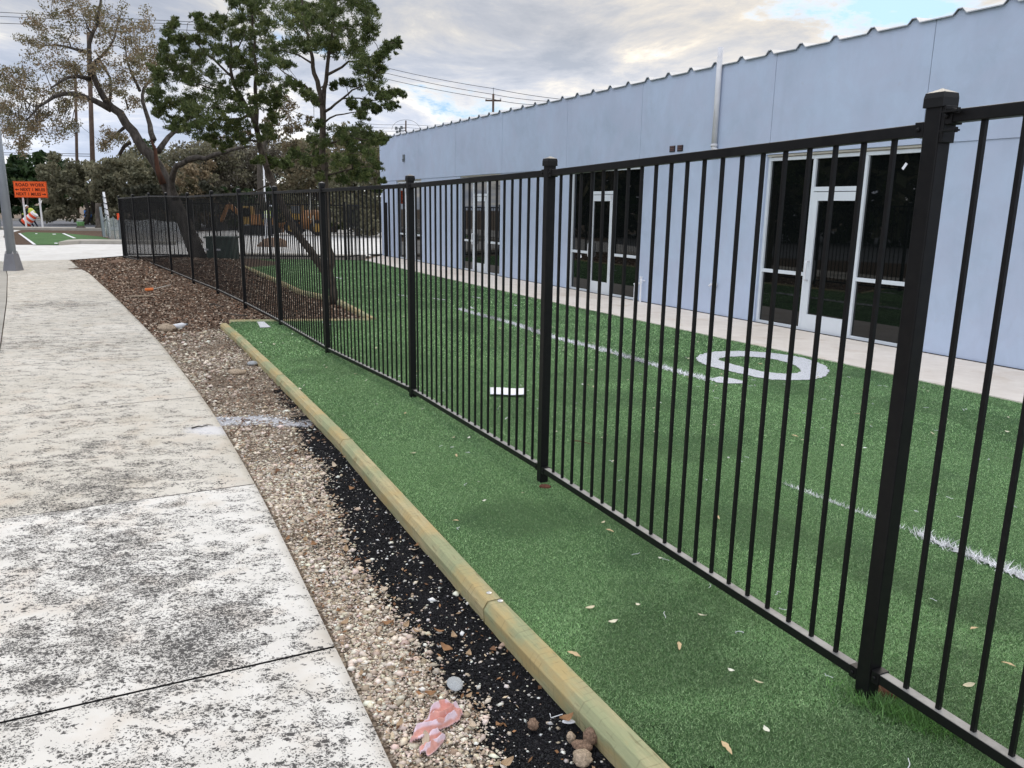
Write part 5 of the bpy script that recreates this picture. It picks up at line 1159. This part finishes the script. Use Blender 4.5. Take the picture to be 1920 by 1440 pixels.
# ------------------------------------------------------------------ street pole
lb_ = G(25.5, 507, ZS); lamp = empty('street_pole', lb_); tag(lamp, 'tapered galvanized steel street pole on a grey square base cover', 'pole')
mb = MB().box((lb_[0], lb_[1], ZS + .20), .33, .33, .42, taper=.66); obj('base_cover', mb, 'base_grey', lamp, bevel=.012)
mb = MB().tube([lb_ + [0, 0, .40], lb_ + [-.005, 0, 3.0], lb_ + [-.012, 0, 9.5]], [.105, .098, .07], 20); obj('pole_shaft', mb, 'galv', lamp, smooth=True)
for k in range(4):
    a = k * math.pi / 2 + .78; q = lb_ + [.12 * math.cos(a), .12 * math.sin(a), .41]; mb = MB().lathe(q, [(.022, 0), (.022, .03), (.012, .035), (.012, .06)], 6); obj('anchor_bolt', mb, 'nail', lamp, org=q)

# ------------------------------------------------------------------ road work sign
s0 = at(48, 426, 50.0); s1 = at(79, 428, 49.7); sign = empty('road_work_sign', (s0 + s1) / 2 * [1, 1, 0]); tag(sign, 'orange road work sign on two white posts beyond the driveway', 'sign')
for q in (s0, s1):
    mb = MB().box((q[0], q[1] + .08, 1.0), .09, .06, 2.3, taper=.95); obj('post', mb, 'post_white', sign, org=(q[0], q[1], 0))
    mb = MB().box((q[0], q[1] + .08, -.05), .5, .3, .10); obj('post_foot', mb, 'rubber', sign, org=(q[0], q[1], 0))
SY = 49.7; cA, cB, cC, cD = at(24.5, 340, SY), at(86.5, 341.5, SY), at(89.5, 371, SY), at(28, 369, SY)
cen = (cA + cB + cC + cD) / 4; bw_, bh_ = 2.06, .98
su = np.array([1, 0, 0.]); sv = np.array([0, 0, 1.])
mb = MB().box(cen, bw_, .03, bh_, su, (0, 1, 0), sv); bd = obj('board', mb, 'orange_sign', sign, org=cen, bevel=.01)
mb = MB()
for a, b_, w_, h_ in ((0, bh_ / 2 - .025, bw_ - .06, .018), (0, -bh_ / 2 + .025, bw_ - .06, .018), (-bw_ / 2 + .025, 0, .018, bh_ - .06), (bw_ / 2 - .025, 0, .018, bh_ - .06)): mb.box(cen + su * a + sv * b_ + np.array([0, -.017, 0]), w_, .004, h_)
obj('border', mb, 'sign_black', bd)
def text(name, s_, c_, size, mat, parent, wide=1.0):
    cu = bpy.data.curves.new(name, 'FONT'); cu.body = s_; cu.size = size; cu.align_x = 'CENTER'; cu.align_y = 'CENTER'; cu.extrude = .003; cu.offset = size * .02; cu.space_character = 1.12
    cu.materials.append(MATS[mat]); tmp = bpy.data.objects.new('tmp', cu); COL.objects.link(tmp); bpy.context.view_layer.update(); me = bpy.data.meshes.new_from_object(tmp); bpy.data.objects.remove(tmp); o = bpy.data.objects.new(name, me); COL.objects.link(o); o.location = Vector(c_) - rootloc(parent); o.rotation_euler = (math.pi / 2, 0, 0); o.scale = (wide, 1, 1); o.parent = parent; return o
fr = np.array([0, -.020, 0])
text('lettering', 'ROAD WORK', cen + fr + sv * .27, .27, 'sign_black', bd, .98)
text('lettering', 'NEXT 1 MILES', cen + fr + su * .14 - sv * .01, .25, 'sign_black', bd, .90)
text('lettering', 'NEXT 1 MILES', cen + fr - su * .14 - sv * .28, .25, 'sign_black', bd, .90)
for sx, dz, x_ in ((-1, -.01, -.82), (1, -.28, .82)):
    c_ = cen + fr + su * x_ + sv * dz; mb = MB(); mb.box(c_ - su * sx * .04, .16, .004, .05); tip = c_ + su * sx * .13
    mb.add([tip, c_ + su * sx * .03 + sv * .07, c_ + su * sx * .03 - sv * .07, tip + [0, .004, 0], c_ + su * sx * .03 + sv * .07 + [0, .004, 0], c_ + su * sx * .03 - sv * .07 + [0, .004, 0]], [(0, 1, 2), (5, 4, 3), (0, 3, 4, 1), (1, 4, 5, 2), (2, 5, 3, 0)]); obj('arrow', mb, 'sign_black', bd)
# blue sign edge behind the street pole
p = at(0, 344, 46); bs = empty('blue_sign', (p[0] - .15, p[1], 0)); tag(bs, 'small blue sign panel just left of the street pole', 'sign')
obj('sign_panel', MB().box((p[0] - .15, p[1], p[2]), .62, .03, .34), 'blue_sign', bs, bevel=.01); obj('sign_post', MB().tube([(p[0] - .3, p[1] + .05, 0), (p[0] - .3, p[1] + .05, p[2] + .1)], .03, 8), 'silt_post', bs)

# ------------------------------------------------------------------ people
def person(label, base, face, joints, clothes, skin='skin'):
    """one continuous skinned body; joints dict of (pos, radius), local x right, y forward (face), z up"""
    r = empty('person', base, face); tag(r, label, 'person')
    names = list(joints); idx = {n_: i for i, n_ in enumerate(names)}
    ed = [('pelvis', 'chest'), ('chest', 'neck'), ('neck', 'head0'), ('head0', 'head1'), ('pelvis', 'hipL'), ('hipL', 'kneeL'), ('kneeL', 'ankL'), ('ankL', 'toeL'), ('pelvis', 'hipR'), ('hipR', 'kneeR'), ('kneeR', 'ankR'), ('ankR', 'toeR'), ('chest', 'shL'), ('shL', 'elL'), ('elL', 'wrL'), ('wrL', 'haL'), ('chest', 'shR'), ('shR', 'elR'), ('elR', 'wrR'), ('wrR', 'haR')]
    me = bpy.data.meshes.new('body'); me.from_pydata([joints[n_][0] for n_ in names], [(idx[a], idx[b_]) for a, b_ in ed], []); me.materials.append(MATS[clothes])
    o = bpy.data.objects.new('body', me); COL.objects.link(o); o.parent = r
    sk = o.modifiers.new('skin', 'SKIN'); sk.use_smooth_shade = True
    for n_ in names: me.skin_vertices[0].data[idx[n_]].radius = (joints[n_][1], joints[n_][1] * .9)
    me.skin_vertices[0].data[idx['pelvis']].use_root = True; o.modifiers.new('sub', 'SUBSURF').levels = 1; o.modifiers['sub'].render_levels = 2
    return r, o
def jb(lean=0.0, armL=None, armR=None, crouch=0.0):
    hp = .95 - crouch; cl, sl_ = math.cos(lean), math.sin(lean); T = lambda x_, y_, z: (x_, y_ * cl + (z - .95) * sl_, hp + (z - .95) * cl - y_ * sl_)
    J = {'pelvis': ((0, 0, hp), .14), 'chest': (T(0, 0, 1.28), .15), 'neck': (T(0, .0, 1.47), .06), 'head0': (T(0, .02, 1.57), .085), 'head1': (T(0, .03, 1.68), .09)}
    for s_, x_ in (('L', -1), ('R', 1)):
        J['hip' + s_] = ((x_ * .09, 0, hp - .06), .10); J['knee' + s_] = ((x_ * .14, .10 + crouch * .8, .50 - crouch * .3), .065); J['ank' + s_] = ((x_ * .17, 0, .09), .045); J['toe' + s_] = ((x_ * .19, .16, .04), .04)
        J['sh' + s_] = (T(x_ * .18, 0, 1.40), .065); a = armL if s_ == 'L' else armR
        e = a or [(x_ * .25, .02, 1.12), (x_ * .24, .12, .90), (x_ * .24, .16, .82)]
        for n_, q, rr in zip(('el', 'wr', 'ha'), e, (.045, .035, .035)): J[n_ + s_] = (q if a else T(*q), rr)
    return J
def dress(r, vest, hat, J, parts=True):
    c, n_ = np.array(J['chest'][0]), np.array(J['neck'][0]); pl = np.array(J['pelvis'][0]); ax = c - pl; ln = np.linalg.norm(ax); ax /= ln
    def local(nm, mb, mat, sm=True):
        me = bpy.data.meshes.new(nm); me.from_pydata(mb.V, [], mb.F); me.materials.append(MATS[mat]); o = bpy.data.objects.new(nm, me); COL.objects.link(o); o.parent = r
        if sm: me.polygons.foreach_set('use_smooth', [True] * len(me.polygons))
        return o
    if vest:
        mb = MB().lathe(pl + ax * .02, [(.165, 0), (.175, .12), (.19, .28), (.19, .38), (.12, .47), (.08, .49)], 14, ax=ax); local('vest', mb, vest)
        mb = MB().lathe(pl + ax * .16, [(.182, 0), (.187, .05)], 14, ax=ax); local('reflective_band', mb, 'paper')
    h0, h1 = np.array(J['head0'][0]), np.array(J['head1'][0]); ha = h1 - h0; ha /= np.linalg.norm(ha)
    fw_ = np.array([0, 1, 0.]) - ha * ha[1]; fw_ /= np.linalg.norm(fw_)
    mb = MB().lathe(h0 - ha * .06, [(.05, 0), (.08, .03), (.098, .09), (.10, .14), (.09, .18)], 14, ax=ha); mb.lathe(h0 + fw_ * .085 + ha * .03, [(.018, 0), (.01, .03)], 6, ax=fw_); local('head', mb, 'skin')
    if hat: mb = MB().lathe(h0 + ha * .07, [(.15, 0), (.118, .012), (.115, .06), (.085, .11), (.03, .135)], 14, ax=ha); local('hard_hat', mb, hat)
    for s_ in 'LR':
        w_, h_ = np.array(J['wr' + s_][0]), np.array(J['ha' + s_][0]); d = h_ - w_; d /= np.linalg.norm(d); mb = MB(); sdv = np.cross(d, [0, 0, 1.]); sdv /= np.linalg.norm(sdv) + 1e-9
        mb.bar(w_, h_ + d * .03, .085, .035, up=sdv)
        for k in range(4): q = h_ + d * .03 + np.cross(d, sdv) * (k - 1.5) * .021; mb.tube([q, q + d * (.04, .05, .052, .045)[k], q + d * .06 - sdv * .02], [.010, .009, .007], 6)
        q = w_ + d * .03 + np.cross(d, sdv) * .045; mb.tube([q, q + d * .04 + np.cross(d, sdv) * .02, q + d * .07 + np.cross(d, sdv) * .015], [.012, .010, .008], 6); local('glove', mb, 'hivis')
wb = at(67, 424, 51.2); wb[2] = -.05
J = jb(lean=.75, armL=[(-.22, .42, .95), (-.12, .62, .88), (-.10, .70, .88)], armR=[(.22, .45, .80), (.12, .64, .70), (.10, .72, .68)], crouch=.12)
r, o_ = person('worker in dark clothes and bright yellow vest bending over a striped barrel', wb, R(82), J, 'navy'); dress(r, 'hivis', 'white_plastic', J)
bc = at(57, 409, 51.0); axb = np.array([.62, .1, .62]); axb /= np.linalg.norm(axb); bb = bc - axb * .46
bar_ = empty('traffic_barrel', bb); tag(bar_, 'tilted orange and white striped traffic barrel behind the sign posts', 'traffic barrel')
z_ = 0
for k, (h_, c_) in enumerate(((.16, 'barrel_orange'), (.14, 'white_plastic'), (.16, 'barrel_orange'), (.14, 'white_plastic'), (.16, 'barrel_orange'), (.12, 'white_plastic'))):
    r0 = .31 - .016 * k; obj('stripe', MB().lathe(bb + axb * z_, [(r0, 0), (r0 - .004, h_ * .5), (r0 - .006, h_)], 20, ax=axb), c_, bar_, smooth=False); z_ += h_
obj('rubber_base', MB().lathe(bb - axb * .06, [(.42, 0), (.40, .06)], 20, ax=axb), 'rubber', bar_)
wb = at(503, 424, 44); wb[2] = -.05; J = jb(); r, o_ = person('distant worker in a yellow green vest standing between the orange machines', wb, R(180), J, 'navy'); dress(r, 'hivis', 'white_plastic', J)

# ------------------------------------------------------------------ things at the far left
p = G(152, 430, -.03); pt = empty('painted_stump', p); tag(pt, 'short tree stump painted green standing in the mulch verge', 'stump')
obj('trunk', MB().lathe(p, [(.42, 0), (.28, .08), (.20, .22), (.19, .36), (.22, .46)], 12), 'bark_brush', pt, smooth=True); obj('paint_coat', MB().lathe(p, [(.205, .2), (.197, .36), (.228, .45), (.226, .47)], 12), 'green_paint', pt, smooth=True)
p = G(188, 430, -.03); ct_ = empty('cut_trunk', p); tag(ct_, 'tall cut grey brown tree trunk beside the silt fence end', 'stump')
Q, q = limb([p, p + [0, 0, .4], p + [.02, 0, 1.6]], .26, .16, .01, .2); q[0] = .36; obj('trunk', MB().tube(Q, q, 12), 'bark_brush', ct_, smooth=True)
p = G(174, 415, -.05); bb_ = empty('blue_barrel', p + [0, -.5, 0]); tag(bb_, 'blue plastic barrel across the street by the dark bushes', 'barrel')
obj('drum', MB().lathe(p + [0, -.5, .0], [(.36, 0), (.40, .05), (.41, .45), (.40, .50), (.41, .55), (.40, .95), (.36, 1.0)], 16), 'blue_plastic', bb_, smooth=True)
# tall pale banner-like marker pole tangled with dark netting
p = G(199, 446, -.03); mk = empty('marker_pole', p); tag(mk, 'leaning white pole wrapped in dark netting at the end of the silt fence', 'pole')
t0, t1 = at(204, 442, p[1]), at(194, 360, p[1]); obj('pole_shaft', MB().tube([t0, (t0 + t1) / 2 + [.03, 0, 0], t1], [.10, .085, .05], 10), 'white_plastic', mk, smooth=True)
mb = MB(); 
for k in range(5): q0 = t0 + (t1 - t0) * (.35 + .13 * k); mb.tube([q0 + [-.12, -.08, -.06], q0 + [0, -.11, .05], q0 + [.12, -.06, -.03], q0 + [0, .1, .10], q0 + [-.12, -.04, .18]], .022, 5)
obj('netting', mb, 'rubber', mk)
q0, q1 = at(196, 444, p[1] - .3), at(188, 388, p[1] - .3); obj('side_post', MB().bar(q0, q1, .09, .05, up=(0, 1, 0)), 'galv', mk)
# silt fence
sf = empty('silt_fence', G(192, 444, -.03)); tag(sf, 'low translucent grey silt fence leading from the driveway turf to the yard', 'fence')
a = [G(193, 443, -.03), G(205, 447, -.03), G(217, 450.5, -.03), G(229, 453.5, -.03), (-15.2, 33.5, -.03), (-13.6, 33.2, -.03)]
tops = [1.02, 1.0, 1.0, .98, .98, .95, .95]
for i, q in enumerate(a): q = np.array(q); obj('stake', MB().tube([q, q + [-.03, 0, tops[i] + .04]], .025, 6), 'silt_post', sf, org=q)
mb = MB()
for i in range(len(a) - 1):
    q0, q1 = np.array(a[i]), np.array(a[i + 1]); n = 6; V = []
    for k in range(n + 1):
        t = k / n; q = q0 + (q1 - q0) * t; tz = tops[i] * (1 - t) + tops[i + 1] * t - .08 * math.sin(math.pi * t); V += [(q[0], q[1], -.02), (q[0] - .015, q[1] + .04 * math.sin(7 * t), tz * .5), (q[0] - .03, q[1], tz)]
    F = [(k * 3 + j, k * 3 + 3 + j, k * 3 + 4 + j, k * 3 + 1 + j) for k in range(n) for j in range(2)]; mb.add(V, F)
o = obj('fabric', mb, 'silt_fabric', sf); o.modifiers.new('s', 'SOLIDIFY').thickness = .008
p = at(222, 411, 34.6); p[2] = 0; cn = empty('red_stake', p); tag(cn, 'short red tipped stake behind the silt fence corner', 'stake'); obj('stake_shaft', MB().tube([p, p + [0, 0, .95]], .03, 6), 'silt_post', cn); obj('red_tip', MB().tube([p + [0, 0, .9], p + [0, 0, 1.18]], .05, 8), 'barrel_orange', cn)

# utility box in the mulch bed
p0, p1 = G(393, 488, -.03), G(449, 489, -.03); bx_ = empty('utility_box', (p0 + p1) / 2); tag(bx_, 'dark green metal utility cabinet behind the long fence', 'utility box')
cx, cy = (p0[0] + p1[0]) / 2 + .12, 23.55
obj('cabinet', MB().box((cx, cy, .30), .78, .6, .72), 'box_green', bx_, bevel=.015); obj('lid', MB().box((cx, cy, .68), .84, .66, .05), 'box_green', bx_, bevel=.01); obj('pad', MB().box((cx, cy, -.05), .95, .8, .08), 'kerb_concrete', bx_)
for k in (-1, 1): obj('label_plate', MB().box((cx + k * .18 - .2, cy - .304, .33), .12, .006, .05), 'paper', bx_)

# ------------------------------------------------------------------ machines in the yard
def wheel(parent, c, r_, w_, name='wheel'):
    o = obj(name, MB().lathe(np.array(c) - [0, w_ / 2, 0], [(r_ * .62, 0), (r_ * .95, .02), (r_, w_ * .25), (r_, w_ * .75), (r_ * .95, w_ - .02), (r_ * .62, w_)], 20, ax=(0, 1, 0)), 'rubber', parent, org=c, smooth=False)
    obj('rim', MB().lathe(np.array(c) - [0, w_ / 2 + .01, 0], [(r_ * .58, 0), (r_ * .5, .03), (r_ * .5, w_ - .01), (r_ * .58, w_ + .02)], 16, ax=(0, 1, 0)), 'machine_yellow', o)
e = at(486, 428, 45); e[2] = -.05; ex = empty('excavator', e); tag(ex, 'orange tracked excavator behind the long fence', 'excavator')
X0, Y0 = e[0], 45.0
for s_ in (-.75, .75):
    mb = MB(); n = 20; ring_ = [(math.cos(a) * .38 + (1.15 if math.cos(a) > 0 else -1.15), math.sin(a) * .38 + .38) for a in np.linspace(0, 2 * math.pi, n, endpoint=False)]
    V = [(X0 + x_, Y0 + s_ - .2, z) for x_, z in ring_] + [(X0 + x_, Y0 + s_ + .2, z) for x_, z in ring_]; mb.add(V, [(i, (i + 1) % n, n + (i + 1) % n, n + i) for i in range(n)] + [tuple(range(n)), tuple(range(2 * n - 1, n - 1, -1))]); obj('track', mb, 'rubber', ex, org=(X0, Y0 + s_, 0))
mb = MB().box((X0 + .45, Y0, 1.25), 1.9, 1.7, .85, taper=.92); mb.box((X0 + .1, Y0, .80), 1.2, 1.2, .12); obj('engine_house', mb, 'machine_orange', ex, bevel=.06)
o = obj('cab', MB().box((X0 - .75, Y0 - .35, 1.6), .95, .9, 1.5, taper=.85), 'machine_yellow', ex, bevel=.05); obj('window', MB().box((X0 - .76, Y0 - .83, 1.85), .66, .04, .7, taper=.9), 'dark_glass', o)
obj('boom', MB().bar((X0 - 1.1, Y0 + .2, 1.3), (X0 - 2.6, Y0 + .2, 2.5), .3, .38), 'machine_orange', ex, bevel=.03); obj('dipper', MB().bar((X0 - 2.55, Y0 + .2, 2.5), (X0 - 3.3, Y0 + .2, 1.0), .24, .3), 'machine_orange', ex, bevel=.03)
bk = MB().add([(X0 - 3.6, Y0 - .3, .9), (X0 - 3.0, Y0 - .3, 1.0), (X0 - 2.9, Y0 - .3, .4), (X0 - 3.5, Y0 - .3, .25), (X0 - 3.6, Y0 + .7, .9), (X0 - 3.0, Y0 + .7, 1.0), (X0 - 2.9, Y0 + .7, .4), (X0 - 3.5, Y0 + .7, .25)], [(0, 1, 2, 3), (7, 6, 5, 4), (0, 4, 5, 1), (1, 5, 6, 2), (2, 6, 7, 3), (3, 7, 4, 0)]); obj('bucket', bk, 'rubber', ex); ex.scale = (.66, .66, .66)
e = at(577, 425, 46); e[2] = -.05; ld = empty('wheel_loader', e); tag(ld, 'orange wheel loader with a rounded hood behind the leaning trunk', 'wheel loader'); X0, Y0 = e[0], 46.0
for sx in (-1.0, 1.0):
    for sy in (-.85, .85): wheel(ld, (X0 + sx, Y0 + sy, .58), .60, .42)
mb = MB().lathe((X0 + .35, Y0, 1.15), [(.3, -.9), (.72, -.75), (.80, -.2), (.80, .45), (.66, .8), (.3, .9)], 18, ax=(1, 0, 0)); mb.box((X0 + .1, Y0, .8), 2.4, 1.1, .35); obj('hood', mb, 'machine_orange', ld, bevel=.02)
o = obj('cab', MB().box((X0 - .75, Y0, 1.75), .95, 1.2, 1.2, taper=.85), 'machine_yellow', ld, bevel=.04); obj('window', MB().box((X0 - .76, Y0 - .60, 1.95), .66, .04, .6, taper=.9), 'dark_glass', o)
for sy in (-.5, .5): obj('lift_arm', MB().bar((X0 - .9, Y0 + sy, 1.2), (X0 - 2.3, Y0 + sy, .5), .12, .26), 'machine_orange', ld, bevel=.02)
obj('bucket', MB().add([(X0 - 2.2, Y0 - 1.1, .1), (X0 - 2.2, Y0 - 1.1, .9), (X0 - 2.9, Y0 - 1.1, .15), (X0 - 2.2, Y0 + 1.1, .1), (X0 - 2.2, Y0 + 1.1, .9), (X0 - 2.9, Y0 + 1.1, .15)], [(0, 1, 2), (5, 4, 3), (0, 3, 4, 1), (0, 2, 5, 3)]), 'machine_orange', ld); ld.scale = (.72, .72, .72)
p = at(512, 452, 33); p[2] = -.05; blob('dirt_mound', p, .36, 'brown_rock', 'low heap of brown dirt on the pale yard behind the far fence', 'dirt heap', 71, .5, sc=(1.5, 1, .9))
p = at(499, 430, 40); p[2] = -.05; wp_ = empty('white_pole', p); tag(wp_, 'slender white pole rising behind the long fence', 'pole'); obj('pole_shaft', MB().tube([p, at(494, 308, 40)], [.05, .035], 10), 'white_plastic', wp_)
# rope hanging from the tree behind the fence
mb = MB().tube([at(582, 352, 15.2), at(582, 380, 15.2), at(581, 400, 15.2), at(578, 408, 15.2), at(583, 412, 15.2), at(587, 404, 15.2), at(589, 425, 15.2)], .008, 5); tag(obj('rope', mb, 'rope', org=at(582, 352, 15.2)), 'thin pale rope with a knot hanging from the leaning juniper', 'rope')

# ------------------------------------------------------------------ utility poles and wires
def upole(label, x_, ytop, ybase_px, Y, r0, arm=False, lean=0, extra=None):
    top = at(x_, ytop, Y); b_ = np.array([at(x_ + lean, ybase_px, Y)[0], Y, -.1]); 
    r = empty('utility_pole', b_); tag(r, label, 'utility pole'); obj('pole_shaft', MB().tube([b_, (b_ + top) / 2, top], [r0, r0 * .85, r0 * .7], 10), 'pole_wood', r, smooth=True)
    if arm: obj('crossarm', MB().box(top + [0, 0, -.6], 1.5, .12, .14), 'pole_wood', r); [obj('insulator', MB().lathe(top + [dx, 0, -.53], [(.05, 0), (.07, .1), (.04, .2)], 8), 'pvc', r) for dx in (-.68, .68)]; obj('pole_pin', MB().tube([top, top + [0, 0, .55]], .03, 6), 'silt_post', r)
    return r, top
r, t1 = upole('thin brown utility pole left of the thicker one', 141, 120, 400, 84, .17, lean=4); obj('transformer', MB().lathe(t1 + [-.55, 0, -6.6], [(.28, 0), (.3, .1), (.3, .9), (.2, 1.0)], 12), 'galv', r)
r, t2 = upole('thicker brown utility pole beside the leaning oak', 166, 60, 400, 82, .26, lean=10)
r, t3 = upole('utility pole with a crossarm above the middle of the roof', 925, 176, 420, 78, .15, arm=True, lean=-3)
r, t4 = upole('small utility pole above the far end of the roof', 761, 226, 420, 110, .14, lean=-1)
mb = MB()
for k, (dx, dz) in enumerate(((-1.6, -1.0), (-.9, -.9), (-1.5, -1.5), (-.7, -1.6), (-1.1, -1.25))): mb.box(t4 + [dx + .3, 0, dz], .35, .3, .4, taper=.8); mb.tube([t4 + [0, 0, dz], t4 + [dx + .3, 0, dz]], .035, 5)
obj('switch_gear', mb, 'silt_post', r)
mb = MB(); mb.tube([t4 + [math.cos(a) * 1.9, 0, math.sin(a) * 1.3 - 1.2] for a in np.linspace(0, math.pi, 14)], .02, 4); obj('loop_wire', mb, 'wire', r)
def wire(label, pts, r_=.012, sag=0):
    Q = [np.array(p) for p in pts]; P_ = []
    for a, b_ in zip(Q[:-1], Q[1:]):
        for k in range(12): t = k / 12; P_.append(a + (b_ - a) * t - np.array([0, 0, sag * 4 * t * (1 - t)]))
    P_.append(Q[-1]); tag(obj('power_line', MB().tube(P_, r_, 4), 'wire', org=P_[0]), label, 'power line', 'power lines across the sky')
for (ya, yb), lb in zip(((24, 49), (32, 54), (45, 64)), ('topmost power line crossing the sky at the left', 'second power line crossing the sky at the left', 'third power line crossing the sky at the left')):
    wire(lb, [at(-40, ya - 3, 70), at(420, yb - 5, 76)], .022)
for (pa, pb, pc), lb in zip((((700, 121), (925, 166), (1100, 190)), ((700, 131), (925, 177), (1060, 191)), ((700, 142), (925, 186), (1020, 196))), ('upper power line reaching the crossarm pole', 'middle power line reaching the crossarm pole', 'lower power line reaching the crossarm pole')):
    wire(lb, [at(*pa, 84), at(*pb, 78), at(*pc, 76)], .022, .15)
for k, y_ in enumerate((232, 238, 244)): wire(('thin upper', 'thin middle', 'thin lower')[k] + ' line to the far small pole', [at(690, y_, 105), at(761, y_ + 1, 110), at(850, y_ + 4, 118)], .02, .1)
for k, y_ in enumerate((286, 290)): wire(('low wire over the dark evergreens', 'lowest wire just over the dark evergreens')[k], [at(-20, y_, 88), at(175, y_ + 3, 84)], .03)
